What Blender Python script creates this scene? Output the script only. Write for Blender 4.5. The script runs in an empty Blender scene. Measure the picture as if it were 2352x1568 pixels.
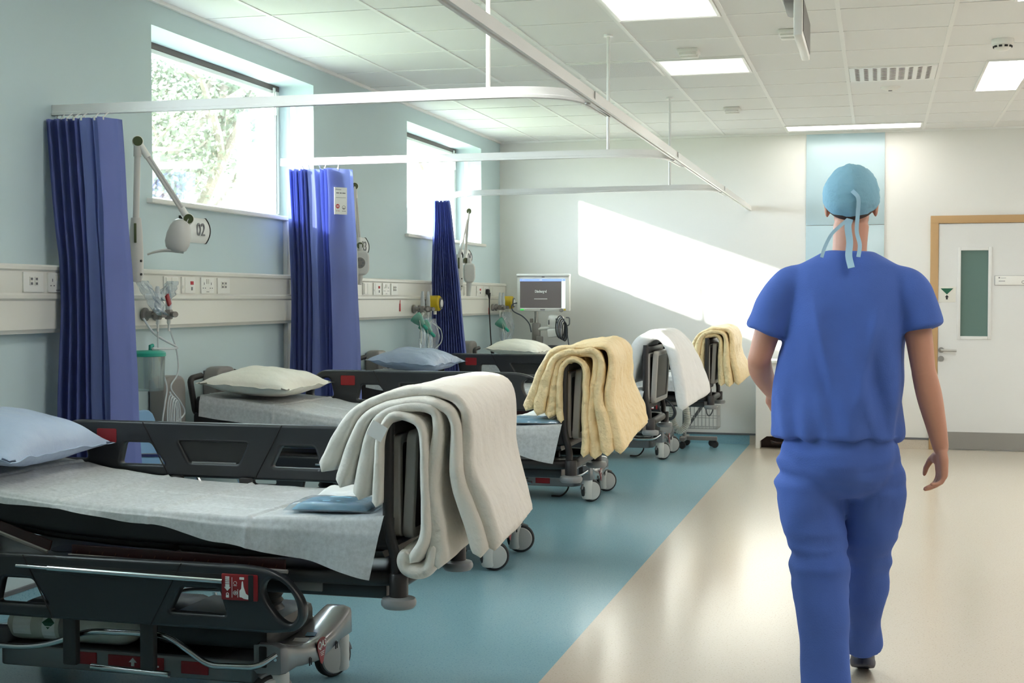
import bpy, bmesh, math, random
from mathutils import Vector, Matrix, noise
S = bpy.context.scene
COL = S.collection
PI = math.pi

# ------------------------------------------------------------------ camera, sky, sun, exposure
cam_data = bpy.data.cameras.new('camera')
cam = bpy.data.objects.new('camera', cam_data)
COL.objects.link(cam)
cam.location = (0.0, 0.0, 1.366)
cam.rotation_euler = (PI/2 - 0.031101, 0.0, 0.261074)
cam_data.sensor_width = 36.0
cam_data.lens = 3150.0/2352.0*36.0
cam_data.clip_start = 0.05
cam_data.clip_end = 200
S.camera = cam

world = bpy.data.worlds.new('sky')
S.world = world
world.use_nodes = True
bgn = world.node_tree.nodes['Background']
bgn.inputs[0].default_value = (0.80, 0.90, 1.0, 1)
bgn.inputs[1].default_value = 9.0

sun_data = bpy.data.lights.new('sun', 'SUN')
sun_data.energy = 9.0
sun_data.angle = 0.02
sun_data.color = (1.0, 0.95, 0.88)
sun = bpy.data.objects.new('sun', sun_data)
COL.objects.link(sun)
sun.location = (-12, -6, 8)
sun.rotation_euler = Vector((1.22, 1.0, -0.444)).to_track_quat('-Z', 'Y').to_euler()

S.view_settings.view_transform = 'Standard'
S.view_settings.look = 'None'
S.view_settings.gamma = 1.0
S.view_settings.exposure = 1.4
S.view_settings.use_curve_mapping = False

# ------------------------------------------------------------------ helpers
def lin(c):
    return tuple(((v/255.0)/12.92 if v/255.0 <= 0.04045 else ((v/255.0+0.055)/1.055)**2.4) for v in c)

MATS = {}
def mat(name, rgb, rough=0.5, metal=0.0, spec=0.5, bump=0.0, bscale=80.0, bdist=0.01, coat=0.0, emit=0.0, vary=0.0,
        vscale=6.0, alpha=1.0, trans=0.0):
    m = bpy.data.materials.new(name)
    m.use_nodes = True
    nt = m.node_tree
    p = nt.nodes['Principled BSDF']
    c = lin(rgb) + (1,)
    p.inputs['Base Color'].default_value = c
    p.inputs['Roughness'].default_value = rough
    p.inputs['Metallic'].default_value = metal
    p.inputs['Specular IOR Level'].default_value = spec
    p.inputs['Coat Weight'].default_value = coat
    p.inputs['Coat Roughness'].default_value = 0.08
    if emit > 0:
        p.inputs['Emission Color'].default_value = c
        p.inputs['Emission Strength'].default_value = emit
    tc = nt.nodes.new('ShaderNodeTexCoord')
    if bump > 0:
        n = nt.nodes.new('ShaderNodeTexNoise')
        n.inputs['Scale'].default_value = bscale
        n.inputs['Detail'].default_value = 4
        b = nt.nodes.new('ShaderNodeBump')
        b.inputs['Strength'].default_value = bump
        b.inputs['Distance'].default_value = bdist
        nt.links.new(tc.outputs['Object'], n.inputs['Vector'])
        nt.links.new(n.outputs['Fac'], b.inputs['Height'])
        nt.links.new(b.outputs['Normal'], p.inputs['Normal'])
    if vary > 0:
        n = nt.nodes.new('ShaderNodeTexNoise')
        n.inputs['Scale'].default_value = vscale
        n.inputs['Detail'].default_value = 6
        nt.links.new(tc.outputs['Object'], n.inputs['Vector'])
        mx = nt.nodes.new('ShaderNodeMix'); mx.data_type = 'RGBA'
        lo = tuple(x*(1-vary) for x in c[:3]) + (1,)
        hi = tuple(min(1, x*(1+vary)) for x in c[:3]) + (1,)
        mx.inputs[6].default_value = lo; mx.inputs[7].default_value = hi
        r = nt.nodes.new('ShaderNodeMapRange')
        r.inputs[1].default_value = 0.3; r.inputs[2].default_value = 0.7
        nt.links.new(n.outputs['Fac'], r.inputs[0])
        nt.links.new(r.outputs[0], mx.inputs[0])
        nt.links.new(mx.outputs[2], p.inputs['Base Color'])
    if alpha < 1: p.inputs['Alpha'].default_value = alpha
    if trans > 0:
        t = nt.nodes.new('ShaderNodeBsdfTranslucent')
        t.inputs[0].default_value = c
        a = nt.nodes.new('ShaderNodeMixShader'); a.inputs[0].default_value = trans
        out = nt.nodes['Material Output']
        nt.links.new(p.outputs[0], a.inputs[1]); nt.links.new(t.outputs[0], a.inputs[2])
        nt.links.new(a.outputs[0], out.inputs[0])
    MATS[name] = m
    return m

def clear_mat(name, rgb, gloss=0.06, tint=1.0, rough=0.02, body=0.0):
    """Thin clear sheet: transparent with a Fresnel gloss and, if asked, some white body."""
    m = bpy.data.materials.new(name); m.use_nodes = True
    nt = m.node_tree; nt.nodes.remove(nt.nodes['Principled BSDF'])
    out = nt.nodes['Material Output']
    tr = nt.nodes.new('ShaderNodeBsdfTransparent'); tr.inputs[0].default_value = lin(rgb) + (1,)
    gl = nt.nodes.new('ShaderNodeBsdfGlossy'); gl.inputs['Roughness'].default_value = rough
    lw = nt.nodes.new('ShaderNodeLayerWeight'); lw.inputs['Blend'].default_value = 0.25
    mr = nt.nodes.new('ShaderNodeMath'); mr.operation = 'MULTIPLY_ADD'
    mr.inputs[1].default_value = 0.5; mr.inputs[2].default_value = gloss
    nt.links.new(lw.outputs['Fresnel'], mr.inputs[0])
    mx = nt.nodes.new('ShaderNodeMixShader')
    nt.links.new(mr.outputs[0], mx.inputs[0]); nt.links.new(tr.outputs[0], mx.inputs[1]); nt.links.new(gl.outputs[0], mx.inputs[2])
    last = mx
    if body > 0:
        df = nt.nodes.new('ShaderNodeBsdfDiffuse'); df.inputs[0].default_value = lin(rgb) + (1,)
        m2 = nt.nodes.new('ShaderNodeMixShader'); m2.inputs[0].default_value = body
        nt.links.new(mx.outputs[0], m2.inputs[1]); nt.links.new(df.outputs[0], m2.inputs[2]); last = m2
    nt.links.new(last.outputs[0], out.inputs[0])
    MATS[name] = m
    return m

def link(name, me, mats, parent=None, loc=None):
    o = bpy.data.objects.new(name, me)
    COL.objects.link(o)
    for m in (mats if isinstance(mats, (list, tuple)) else [mats]):
        me.materials.append(MATS[m] if isinstance(m, str) else m)
    if parent is not None: o.parent = parent
    if loc is not None: o.location = loc
    return o

def obj(name, bm, mats, parent=None, smooth=True, angle=40, loc=None):
    me = bpy.data.meshes.new(name)
    bmesh.ops.recalc_face_normals(bm, faces=bm.faces[:])
    bm.to_mesh(me); bm.free()
    if smooth:
        for p in me.polygons: p.use_smooth = True
        me.set_sharp_from_angle(angle=math.radians(angle))
    return link(name, me, mats, parent, loc)

def tag(o, label=None, cat=None, group=None, kind=None):
    if label: o['label'] = label
    if cat: o['category'] = cat
    if group: o['group'] = group
    if kind: o['kind'] = kind
    return o

def struct(o, label=None):
    o['kind'] = 'structure'
    if label: o['label'] = label
    return o

def empty(name, loc, label, cat, group=None, rz=0.0):
    o = bpy.data.objects.new(name, None)
    COL.objects.link(o)
    o.location = loc; o.rotation_euler = (0, 0, rz); o.empty_display_size = 0.1
    return tag(o, label, cat, group)

def copy_tree(o, parent=None):
    c = o.copy(); COL.objects.link(c)
    if parent is not None: c.parent = parent
    for ch in [x for x in bpy.data.objects if x.parent == o and x != c]:
        copy_tree(ch, c)
    return c

def B(): return bmesh.new()

def box(bm, c, s, bev=0.0, rot=None, mi=0, seg=2):
    r = bmesh.ops.create_cube(bm, size=1.0)
    vs = r['verts']
    for v in vs: v.co = Vector((v.co.x*s[0], v.co.y*s[1], v.co.z*s[2]))
    fs = set(f for v in vs for f in v.link_faces)
    if bev > 0:
        es = list(set(e for v in vs for e in v.link_edges))
        rr = bmesh.ops.bevel(bm, geom=es, offset=min(bev, min(s)*0.49), segments=seg, profile=0.5, affect='EDGES')
        vs = list(set(v for f in rr['faces'] for v in f.verts) | set(v for v in vs if v.is_valid))
    M = Matrix.Translation(Vector(c))
    if rot is not None: M = M @ (rot.to_4x4() if isinstance(rot, Matrix) else Matrix.Rotation(rot, 4, 'Z'))
    vs = [v for v in vs if v.is_valid]
    for v in vs: v.co = M @ v.co
    for f in set(f for v in vs for f in v.link_faces): f.material_index = mi
    return vs

def bx(bm, x0, x1, y0, y1, z0, z1, bev=0.0, mi=0):
    return box(bm, ((x0+x1)/2, (y0+y1)/2, (z0+z1)/2), (abs(x1-x0), abs(y1-y0), abs(z1-z0)), bev, mi=mi)

def fillet(pts, r, n=5):
    pts = [Vector(p) for p in pts]
    out = [pts[0]]
    for i in range(1, len(pts)-1):
        a, b, c = pts[i-1], pts[i], pts[i+1]
        d1 = (a-b); d2 = (c-b)
        k = min(r, d1.length*0.48, d2.length*0.48)
        p1 = b + d1.normalized()*k; p2 = b + d2.normalized()*k
        for j in range(n+1):
            t = j/n
            out.append(p1*(1-t)**2 + b*2*t*(1-t) + p2*t*t)
    out.append(pts[-1])
    return out

def spline(pts, n=8):
    pts = [Vector(p) for p in pts]
    P = [pts[0]*2-pts[1]] + pts + [pts[-1]*2-pts[-2]]
    out = []
    for i in range(1, len(P)-2):
        for j in range(n):
            t = j/n
            a, b, c, d = P[i-1], P[i], P[i+1], P[i+2]
            out.append(0.5*((2*b) + (c-a)*t + (2*a-5*b+4*c-d)*t*t + (3*b-a-3*c+d)*t**3))
    out.append(pts[-1])
    return out

def tube(bm, pts, r, seg=10, cap=True, mi=0, closed=False, ell=None):
    """Swept round tube; r is a number or one radius per point. ell=(a,b) scales the two cross axes."""
    pts = [Vector(p) for p in pts]
    n = len(pts)
    rs = r if isinstance(r, (list, tuple)) else [r]*n
    t0 = (pts[1]-pts[0]).normalized()
    up = Vector((0, 0, 1)) if abs(t0.z) < 0.9 else Vector((1, 0, 0))
    nrm = (up - t0*up.dot(t0)).normalized()
    rings = []
    for i in range(n):
        if closed: t = (pts[(i+1) % n]-pts[i-1]).normalized()
        elif i == 0: t = t0
        elif i == n-1: t = (pts[i]-pts[i-1]).normalized()
        else:
            t = (pts[i+1]-pts[i]).normalized() + (pts[i]-pts[i-1]).normalized()
            t = t.normalized() if t.length > 1e-6 else (pts[i+1]-pts[i]).normalized()
        nrm = nrm - t*nrm.dot(t)
        nrm = nrm.normalized() if nrm.length > 1e-6 else t.orthogonal().normalized()
        bi = t.cross(nrm)
        ea, eb = ell if ell else (1, 1)
        rings.append([bm.verts.new(pts[i] + nrm*(math.cos(2*PI*k/seg)*rs[i]*ea) + bi*(math.sin(2*PI*k/seg)*rs[i]*eb)) for k in range(seg)])
    for i in range(n if closed else n-1):
        A, C = rings[i], rings[(i+1) % n]
        for k in range(seg):
            f = bm.faces.new((A[k], A[(k+1) % seg], C[(k+1) % seg], C[k])); f.material_index = mi
    if cap and not closed:
        f = bm.faces.new(rings[0][::-1]); f.material_index = mi
        f = bm.faces.new(rings[-1]); f.material_index = mi
    return rings

def lathe(bm, prof, seg=24, M=None, mi=0):
    """Revolve (r, z) pairs about z; M places the result."""
    M = M or Matrix.Identity(4)
    rings = []
    for r, z in prof:
        if r < 1e-6: rings.append([bm.verts.new(M @ Vector((0, 0, z)))])
        else: rings.append([bm.verts.new(M @ Vector((r*math.cos(2*PI*k/seg), r*math.sin(2*PI*k/seg), z))) for k in range(seg)])
    for a, b in zip(rings[:-1], rings[1:]):
        for k in range(seg):
            k2 = (k+1) % seg
            if len(a) == 1 and len(b) == 1: continue
            if len(a) == 1: vs = (a[0], b[k2], b[k])
            elif len(b) == 1: vs = (a[k], a[k2], b[0])
            else: vs = (a[k], a[k2], b[k2], b[k])
            f = bm.faces.new(vs); f.material_index = mi
    for rg, rev in ((rings[0], True), (rings[-1], False)):
        if len(rg) > 1:
            f = bm.faces.new(rg[::-1] if rev else rg); f.material_index = mi

def T(x, y, z): return Matrix.Translation((x, y, z))
RX = lambda a: Matrix.Rotation(a, 4, 'X')
RY = lambda a: Matrix.Rotation(a, 4, 'Y')
RZ = lambda a: Matrix.Rotation(a, 4, 'Z')

def cyl(bm, c, r, h, axis='Z', seg=20, bev=0.0, mi=0):
    b = min(bev, r*0.5, h*0.4)
    pr = [(r-b, -h/2), (r, -h/2+b), (r, h/2-b), (r-b, h/2)] if b > 0 else [(r, -h/2), (r, h/2)]
    M = T(*c) @ {'Z': Matrix.Identity(4), 'X': RY(PI/2), 'Y': RX(PI/2)}[axis]
    lathe(bm, pr, seg, M, mi)

def merge(bm, me, M=None, mi=None):
    if M is not None: me.transform(M)
    if mi is not None:
        for p in me.polygons: p.material_index = mi
    bm.from_mesh(me)
    bpy.data.meshes.remove(me)

def eval_mesh(o):
    dg = bpy.context.evaluated_depsgraph_get()
    dg.update()
    me = bpy.data.meshes.new_from_object(o.evaluated_get(dg))
    return me

def shape2d(bm, outlines, depth, bevel=0.0, M=None, mi=0, res=3):
    """Filled 2-D shape with holes (first outline = outside), extruded to +-depth/2 along z, then placed by M."""
    cu = bpy.data.curves.new('outline', 'CURVE')
    cu.dimensions = '2D'; cu.fill_mode = 'BOTH'
    cu.extrude = max(depth/2 - bevel, 0.00005); cu.bevel_depth = bevel; cu.bevel_resolution = res
    if bevel > 0: cu.offset = -bevel
    for ol in outlines:
        sp = cu.splines.new('POLY'); sp.points.add(len(ol)-1)
        for p, q in zip(sp.points, ol): p.co = (q[0], q[1], 0, 1)
        sp.use_cyclic_u = True
    o = bpy.data.objects.new('outline', cu); COL.objects.link(o)
    me = eval_mesh(o)
    bpy.data.objects.remove(o); bpy.data.curves.remove(cu)
    merge(bm, me, M, mi)

def rpoly(pts, r, n=4):
    """Round the corners of a closed 2-D polygon; r may be one number or one per corner."""
    out = []
    m = len(pts)
    for i in range(m):
        a, b, c = Vector(pts[i-1]), Vector(pts[i]), Vector(pts[(i+1) % m])
        rr = r[i] if isinstance(r, (list, tuple)) else r
        d1, d2 = a-b, c-b
        k = min(rr, d1.length*0.49, d2.length*0.49)
        if k < 1e-5: out.append(tuple(b)); continue
        p1 = b+d1.normalized()*k; p2 = b+d2.normalized()*k
        for j in range(n+1):
            t = j/n
            q = p1*(1-t)**2 + b*2*t*(1-t) + p2*t*t
            out.append((q.x, q.y))
    return out

def rrect(w, h, r, cx=0, cy=0, n=5):
    return rpoly([(cx-w/2, cy-h/2), (cx+w/2, cy-h/2), (cx+w/2, cy+h/2), (cx-w/2, cy+h/2)], r, n)

def circ(r, n=24, cx=0, cy=0, sy=1.0):
    return [(cx+r*math.cos(2*PI*k/n), cy+r*sy*math.sin(2*PI*k/n)) for k in range(n)]

def text(bm, s, size, M, mi=0, depth=0.001, sx=1.0, bold=0.0):
    cu = bpy.data.curves.new('lettering', 'FONT')
    cu.body = s; cu.size = size; cu.extrude = depth/2; cu.align_x = 'CENTER'; cu.align_y = 'CENTER'; cu.offset = bold
    o = bpy.data.objects.new('lettering', cu); COL.objects.link(o)
    me = eval_mesh(o)
    bpy.data.objects.remove(o); bpy.data.curves.remove(cu)
    merge(bm, me, M @ Matrix.Diagonal((sx, 1, 1, 1)), mi)

def frame(origin, xdir, ydir):
    """Matrix taking local x, y, z=x*y to the given directions at origin."""
    x = Vector(xdir).normalized(); y = Vector(ydir); y = (y - x*y.dot(x)).normalized(); z = x.cross(y)
    return Matrix(((x.x, y.x, z.x, origin[0]), (x.y, y.y, z.y, origin[1]), (x.z, y.z, z.z, origin[2]), (0, 0, 0, 1)))

def fbm(p, s, seed=0.0):
    return noise.noise(Vector((p[0]*s+seed, p[1]*s+seed*1.7, p[2]*s-seed)))

# ------------------------------------------------------------------ materials
mat('wall_blue', (197, 215, 219), 0.6, bump=0.05, bscale=300)
mat('wall_white', (233, 232, 228), 0.6, bump=0.05, bscale=300)
mat('ceiling_tile', (234, 234, 233), 0.9, bump=0.15, bscale=250)
mat('ceiling_bar', (240, 240, 238), 0.5)
mat('white_plastic', (234, 233, 228), 0.35)
mat('cream_plastic', (226, 224, 216), 0.35)
mat('white_metal', (238, 238, 236), 0.3)
mat('window_grey', (120, 128, 130), 0.4)
mat('dark_frame', (96, 84, 82), 0.5)
mat('grey_strip', (104, 106, 110), 0.5)
mat('chrome', (200, 203, 206), 0.16, metal=1.0)
mat('steel', (176, 176, 174), 0.35, metal=1.0)
mat('black_plastic', (38, 39, 41), 0.38)
mat('rail_plastic', (44, 46, 50), 0.32)
mat('black_frame', (44, 41, 42), 0.42)
mat('mattress_black', (22, 22, 24), 0.6)
mat('dark_void', (12, 12, 13), 0.6)
mat('trolley_grey', (122, 123, 126), 0.22, coat=0.4)
mat('panel_grey', (138, 133, 130), 0.45)
mat('shelf_grey', (182, 178, 173), 0.4)
mat('rubber', (44, 44, 46), 0.7)
mat('wheel_white', (214, 213, 208), 0.4)
mat('disc_grey', (192, 192, 189), 0.4)
mat('bumper_grey', (138, 140, 142), 0.35)
mat('red', (146, 28, 34), 0.4)
mat('dark_red', (44, 13, 12), 0.35)
mat('tick_brown', (96, 58, 30), 0.5)
mat('print_white', (238, 238, 236), 0.6)
mat('print_grey', (120, 120, 124), 0.6)
mat('print_black', (30, 30, 32), 0.6)
mat('print_red', (196, 52, 60), 0.6)
mat('print_blue', (70, 130, 165), 0.5)
mat('green_olive', (70, 80, 46), 0.4)
mat('green_dark', (24, 96, 72), 0.4)
mat('lamp_grey', (206, 204, 200), 0.35)
mat('curtain', (126, 138, 200), 0.8, trans=0.4, bump=0.1, bscale=400)
mat('duvet_cream', (236, 230, 220), 0.75, bump=0.5, bscale=14, bdist=0.03)
mat('duvet_yellow', (250, 224, 174), 0.45, bump=0.7, bscale=18, bdist=0.04)
mat('duvet_white', (238, 237, 236), 0.55, bump=0.4, bscale=18, bdist=0.02)
mat('pillow_cream', (240, 236, 225), 0.7, bump=0.4, bscale=14, bdist=0.02)
mat('pillow_blue', (186, 202, 228), 0.45, bump=0.5, bscale=16, bdist=0.02, trans=0.1)
mat('beige_wood', (190, 154, 108), 0.45)
mat('door_white', (224, 224, 222), 0.4)
mat('light_panel', (255, 253, 247), 0.5, emit=6.5)
mat('light_dim', (246, 246, 242), 0.4, emit=0.30)
mat('light_soft', (255, 250, 240), 0.5, emit=3.0)
mat('green_plastic', (40, 160, 140), 0.35)
mat('yellow_plastic', (214, 182, 24), 0.4)
mat('blue_plastic', (120, 160, 196), 0.35)
mat('cable_black', (24, 24, 26), 0.5)
mat('cable_grey', (86, 92, 104), 0.5)
mat('white_hose', (226, 224, 214), 0.5)
mat('scrub_blue', (74, 106, 186), 0.85, bump=0.15, bscale=220, vary=0.05, vscale=9)
mat('cap_teal', (134, 182, 204), 0.8, bump=0.4, bscale=40, bdist=0.01)
mat('tie_blue', (170, 206, 226), 0.7)
mat('skin', (206, 150, 126), 0.5)
mat('hair', (58, 42, 36), 0.6)
mat('shoe', (40, 48, 72), 0.5)
mat('bark', (128, 118, 106), 0.9, bump=0.6, bscale=30, bdist=0.05)
mat('leaf', (106, 114, 94), 0.6, vary=0.3, vscale=2.0)
mat('lawn', (120, 130, 90), 0.9)
mat('outdoor_wall', (205, 200, 190), 0.8)
mat('cylinder_white', (204, 202, 192), 0.4, vary=0.08, vscale=12)
mat('pad_blue', (122, 186, 216), 0.6)
mat('paper', (238, 240, 240), 0.7, bump=0.2, bscale=20)
mat('screen_grey', (88, 84, 82), 0.2, emit=0.25)
mat('screen_blue', (120, 146, 220), 0.3, emit=0.5)
mat('screen_white', (225, 240, 236), 0.3, emit=0.6)
mat('green_led', (60, 200, 90), 0.4, emit=0.3)
mat('dark_screen', (88, 82, 82), 0.3)
mat('vision_glass', (104, 128, 122), 0.12)
mat('bin_brown', (58, 40, 36), 0.3)
mat('wall_panel', (186, 208, 216), 0.25)
mat('perforated', (236, 237, 237), 0.6)
clear_mat('window_glass', (250, 253, 252), gloss=0.03)
clear_mat('clear_plastic', (228, 236, 236), gloss=0.10, rough=0.08, body=0.14)
clear_mat('clear_tube', (228, 234, 238), gloss=0.12, rough=0.08, body=0.65)
clear_mat('mask_green', (150, 214, 200), gloss=0.10, rough=0.1, body=0.3)
clear_mat('film', (240, 246, 250), gloss=0.10, rough=0.1, body=0.12)

def speckle_mat(name, rgb, d1, d2, rough):
    m = mat(name, rgb, rough, spec=0.6)
    nt = m.node_tree; p = nt.nodes['Principled BSDF']
    tc = nt.nodes['Texture Coordinate']
    n = nt.nodes.new('ShaderNodeTexNoise'); n.inputs['Scale'].default_value = 130; n.inputs['Detail'].default_value = 2
    n2 = nt.nodes.new('ShaderNodeTexNoise'); n2.inputs['Scale'].default_value = 260; n2.inputs['Detail'].default_value = 2
    r1 = nt.nodes.new('ShaderNodeMapRange'); r1.inputs[1].default_value = 0.60; r1.inputs[2].default_value = 0.66
    r2 = nt.nodes.new('ShaderNodeMapRange'); r2.inputs[1].default_value = 0.62; r2.inputs[2].default_value = 0.68
    a = nt.nodes.new('ShaderNodeMix'); a.data_type = 'RGBA'
    b = nt.nodes.new('ShaderNodeMix'); b.data_type = 'RGBA'
    a.inputs[6].default_value = lin(rgb)+(1,); a.inputs[7].default_value = lin(d1)+(1,); b.inputs[7].default_value = lin(d2)+(1,)
    for nn, rr, mm in ((n, r1, a), (n2, r2, b)):
        nt.links.new(tc.outputs['Object'], nn.inputs['Vector']); nt.links.new(nn.outputs['Fac'], rr.inputs[0]); nt.links.new(rr.outputs[0], mm.inputs[0])
    nt.links.new(a.outputs[2], b.inputs[6]); nt.links.new(b.outputs[2], p.inputs['Base Color'])
    return m
speckle_mat('vinyl_teal', (138, 180, 194), (110, 156, 174), (170, 206, 216), 0.2)
speckle_mat('vinyl_beige', (208, 197, 182), (190, 176, 158), (222, 212, 198), 0.2)

def paper_sheet_mat():
    """Thin non-woven paper: fibrous, lets some of what lies behind it through."""
    m = mat('nonwoven', (238, 241, 243), 0.42, spec=0.6)
    nt = m.node_tree; p = nt.nodes['Principled BSDF']; out = nt.nodes['Material Output']
    tc = nt.nodes['Texture Coordinate']
    n = nt.nodes.new('ShaderNodeTexNoise'); n.inputs['Scale'].default_value = 60; n.inputs['Detail'].default_value = 8; n.inputs['Roughness'].default_value = 0.7
    nt.links.new(tc.outputs['Object'], n.inputs['Vector'])
    r = nt.nodes.new('ShaderNodeMapRange'); r.inputs[1].default_value = 0.3; r.inputs[2].default_value = 0.75; r.inputs[3].default_value = 0.42; r.inputs[4].default_value = 0.16
    nt.links.new(n.outputs['Fac'], r.inputs[0])
    t = nt.nodes.new('ShaderNodeBsdfTransparent')
    mx = nt.nodes.new('ShaderNodeMixShader')
    nt.links.new(r.outputs[0], mx.inputs[0]); nt.links.new(p.outputs[0], mx.inputs[1]); nt.links.new(t.outputs[0], mx.inputs[2])
    nt.links.new(mx.outputs[0], out.inputs[0])
    b = nt.nodes.new('ShaderNodeBump'); b.inputs['Strength'].default_value = 0.2; b.inputs['Distance'].default_value = 0.005
    nt.links.new(n.outputs['Fac'], b.inputs['Height']); nt.links.new(b.outputs['Normal'], p.inputs['Normal'])
paper_sheet_mat()
# ------------------------------------------------------------------ the room
WX, BY, CH = -3.597, 13.0, 2.9          # left wall face, back wall face, ceiling height
RXW, FY = 4.6, -5.0                     # right wall, wall behind the viewer
EDGE = -1.16                            # where teal vinyl meets beige

def quad(bm, pts, mi=0):
    f = bm.faces.new([bm.verts.new(p) for p in pts]); f.material_index = mi

bm = B()
bx(bm, WX-0.4, EDGE, FY, BY+0.2, -0.1, 0.0, mi=0)
bx(bm, EDGE, RXW+0.1, FY, BY+0.2, -0.1, 0.0, mi=1)
struct(obj('floor', bm, ['vinyl_teal', 'vinyl_beige'], smooth=False))

# left wall with three window openings
WINS = [(6.33, 8.41), (10.26, 12.345), (2.40, 4.48)]
WZ0, WZ1 = 1.875, 2.765
MYZ = Matrix(((0, 0, -1, WX-0.2), (1, 0, 0, 0), (0, 1, 0, 0), (0, 0, 0, 1)))   # local x->Y, y->Z
bm = B()
shape2d(bm, [[(FY, 0), (BY+0.2, 0), (BY+0.2, CH+0.1), (FY, CH+0.1)]] +
        [[(a, WZ0), (b, WZ0), (b, WZ1), (a, WZ1)] for a, b in WINS], 0.4, 0, MYZ)
struct(obj('wall_left', bm, 'wall_blue', smooth=False))
bm = B(); bx(bm, WX-0.4, RXW+0.1, BY, BY+0.2, 0, CH+0.1)
struct(obj('wall_back', bm, 'wall_white', smooth=False))
bm = B(); bx(bm, RXW, RXW+0.2, FY, BY+0.2, 0, CH+0.1)
struct(obj('wall_right', bm, 'wall_white', smooth=False))
bm = B(); bx(bm, WX-0.4, RXW+0.2, FY-0.2, FY, 0, CH+0.1)
struct(obj('wall_front', bm, 'wall_white', smooth=False))

# suspended ceiling: tiles with white bars
XL = [-3.2, -2.6, -2.0, -1.41, -0.82, -0.22, 0.38, 0.98, 1.58, 2.18, 2.78, 3.38, 3.98]
YL = [8.78+0.63*k for k in range(-21, 7)]
bm = B()
bx(bm, WX-0.4, RXW+0.2, FY-0.2, BY+0.2, CH, CH+0.1, mi=0)
for x in XL: bx(bm, x-0.012, x+0.012, FY, BY, CH-0.004, CH+0.001, mi=1)
for y in YL: bx(bm, WX, RXW, y-0.008, y+0.008, CH-0.0035, CH+0.001, mi=1)
bx(bm, WX, WX+0.02, FY, BY, CH-0.02, CH, mi=1); bx(bm, WX, RXW, BY-0.02, BY, CH-0.02, CH, mi=1)
struct(obj('ceiling', bm, ['ceiling_tile', 'ceiling_bar'], smooth=False))

# skirtings: vinyl upstand with a grey capping strip
bm = B()
bx(bm, WX, WX+0.008, FY, BY, 0, 0.095, mi=0); bx(bm, WX, WX+0.014, FY, BY, 0.095, 0.112, mi=1)
struct(obj('baseboard_left', bm, ['vinyl_teal', 'grey_strip'], smooth=False))
bm = B()
bx(bm, WX, EDGE, BY-0.008, BY, 0, 0.085, mi=0); bx(bm, EDGE, 0.45, BY-0.008, BY, 0, 0.085, mi=1); bx(bm, WX, 0.45, BY-0.014, BY, 0.085, 0.102, mi=2)
bx(bm, 1.66, RXW, BY-0.008, BY, 0, 0.085, mi=1); bx(bm, 1.66, RXW, BY-0.014, BY, 0.085, 0.102, mi=2)
struct(obj('baseboard_back', bm, ['vinyl_teal', 'vinyl_beige', 'grey_strip'], smooth=False))

# windows: frame, pane, sill
GX = -3.84
for i, (a, b) in enumerate(WINS):
    bm = B()
    t = 0.05
    bx(bm, GX-0.06, GX, a, b, WZ1-0.035, WZ1, 0.004, 1)              # dark blind box along the head
    bx(bm, GX-0.06, GX, a, b, WZ1-0.06, WZ1-0.035, 0.004, 0)
    bx(bm, GX-0.06, GX, a, b, WZ0, WZ0+0.05, 0.004, 0)
    bx(bm, GX-0.06, GX, a, a+t, WZ0+0.05, WZ1-0.06, 0.004, 0)
    bx(bm, GX-0.06, GX, b-t, b, WZ0+0.05, WZ1-0.06, 0.004, 0)
    bx(bm, GX-0.002, GX+0.004, b-t-0.012, b-t, WZ0+0.05, WZ1-0.06, 0, 2)    # gasket
    w = struct(obj('window_%d' % (i+1), bm, ['white_metal', 'dark_frame', 'window_grey'], angle=30))
    bm = B()
    bx(bm, GX-0.034, GX-0.030, a+t, b-t, WZ0+0.05, WZ1-0.06)
    obj('pane', bm, 'window_glass', w, smooth=False)
    bm = B(); bx(bm, GX+0.002, GX+0.014, b-0.11, b-0.085, WZ0+0.06, WZ1-0.02, 0.003); bx(bm, GX+0.014, GX+0.024, b-0.105, b-0.09, WZ1-0.2, WZ1-0.05, 0.003)
    obj('stay', bm, 'white_metal', w)
    bm = B(); bx(bm, GX, WX+0.035, a-0.06, b+0.06, WZ0-0.022, WZ0+0.004, 0.006)
    struct(obj('trim_%d' % (i+1), bm, 'white_plastic'))
bm = B(); bx(bm, WX, WX+0.03, 7.92, 8.10, 0, WZ0-0.022, 0.004)
struct(obj('trim_4', bm, 'white_plastic'))

# door on the back wall with a wooden frame
bm = B()
DX0, DX1, DZ = 0.45, 1.66, 2.115
bx(bm, DX0, DX0+0.07, BY-0.03, BY+0.02, 0, DZ, 0.004, 0); bx(bm, DX1-0.07, DX1, BY-0.03, BY+0.02, 0, DZ, 0.004, 0)
bx(bm, DX0, DX1, BY-0.031, BY+0.02, DZ-0.07, DZ, 0.004, 0)
door = struct(obj('door_1', bm, ['beige_wood']))
M = T(0, BY-0.012, 0) @ Matrix(((1, 0, 0, 0), (0, 0, -1, 0), (0, 1, 0, 0), (0, 0, 0, 1)))
bm = B()
gx0, gx1, gz0, gz1 = 0.713, 0.947, 1.03, 1.80
shape2d(bm, [[(DX0+0.072, 0.012), (DX1-0.072, 0.012), (DX1-0.072, DZ-0.075), (DX0+0.072, DZ-0.075)], [(gx0, gz0), (gx1, gz0), (gx1, gz1), (gx0, gz1)]], 0.02, 0, M)
obj('door_leaf', bm, 'door_white', door, smooth=False)
bm = B(); bx(bm, gx0, gx1, BY-0.012, BY-0.006, gz0, gz1); obj('vision_pane', bm, 'vision_glass', door, smooth=False)
bm = B()
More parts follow.
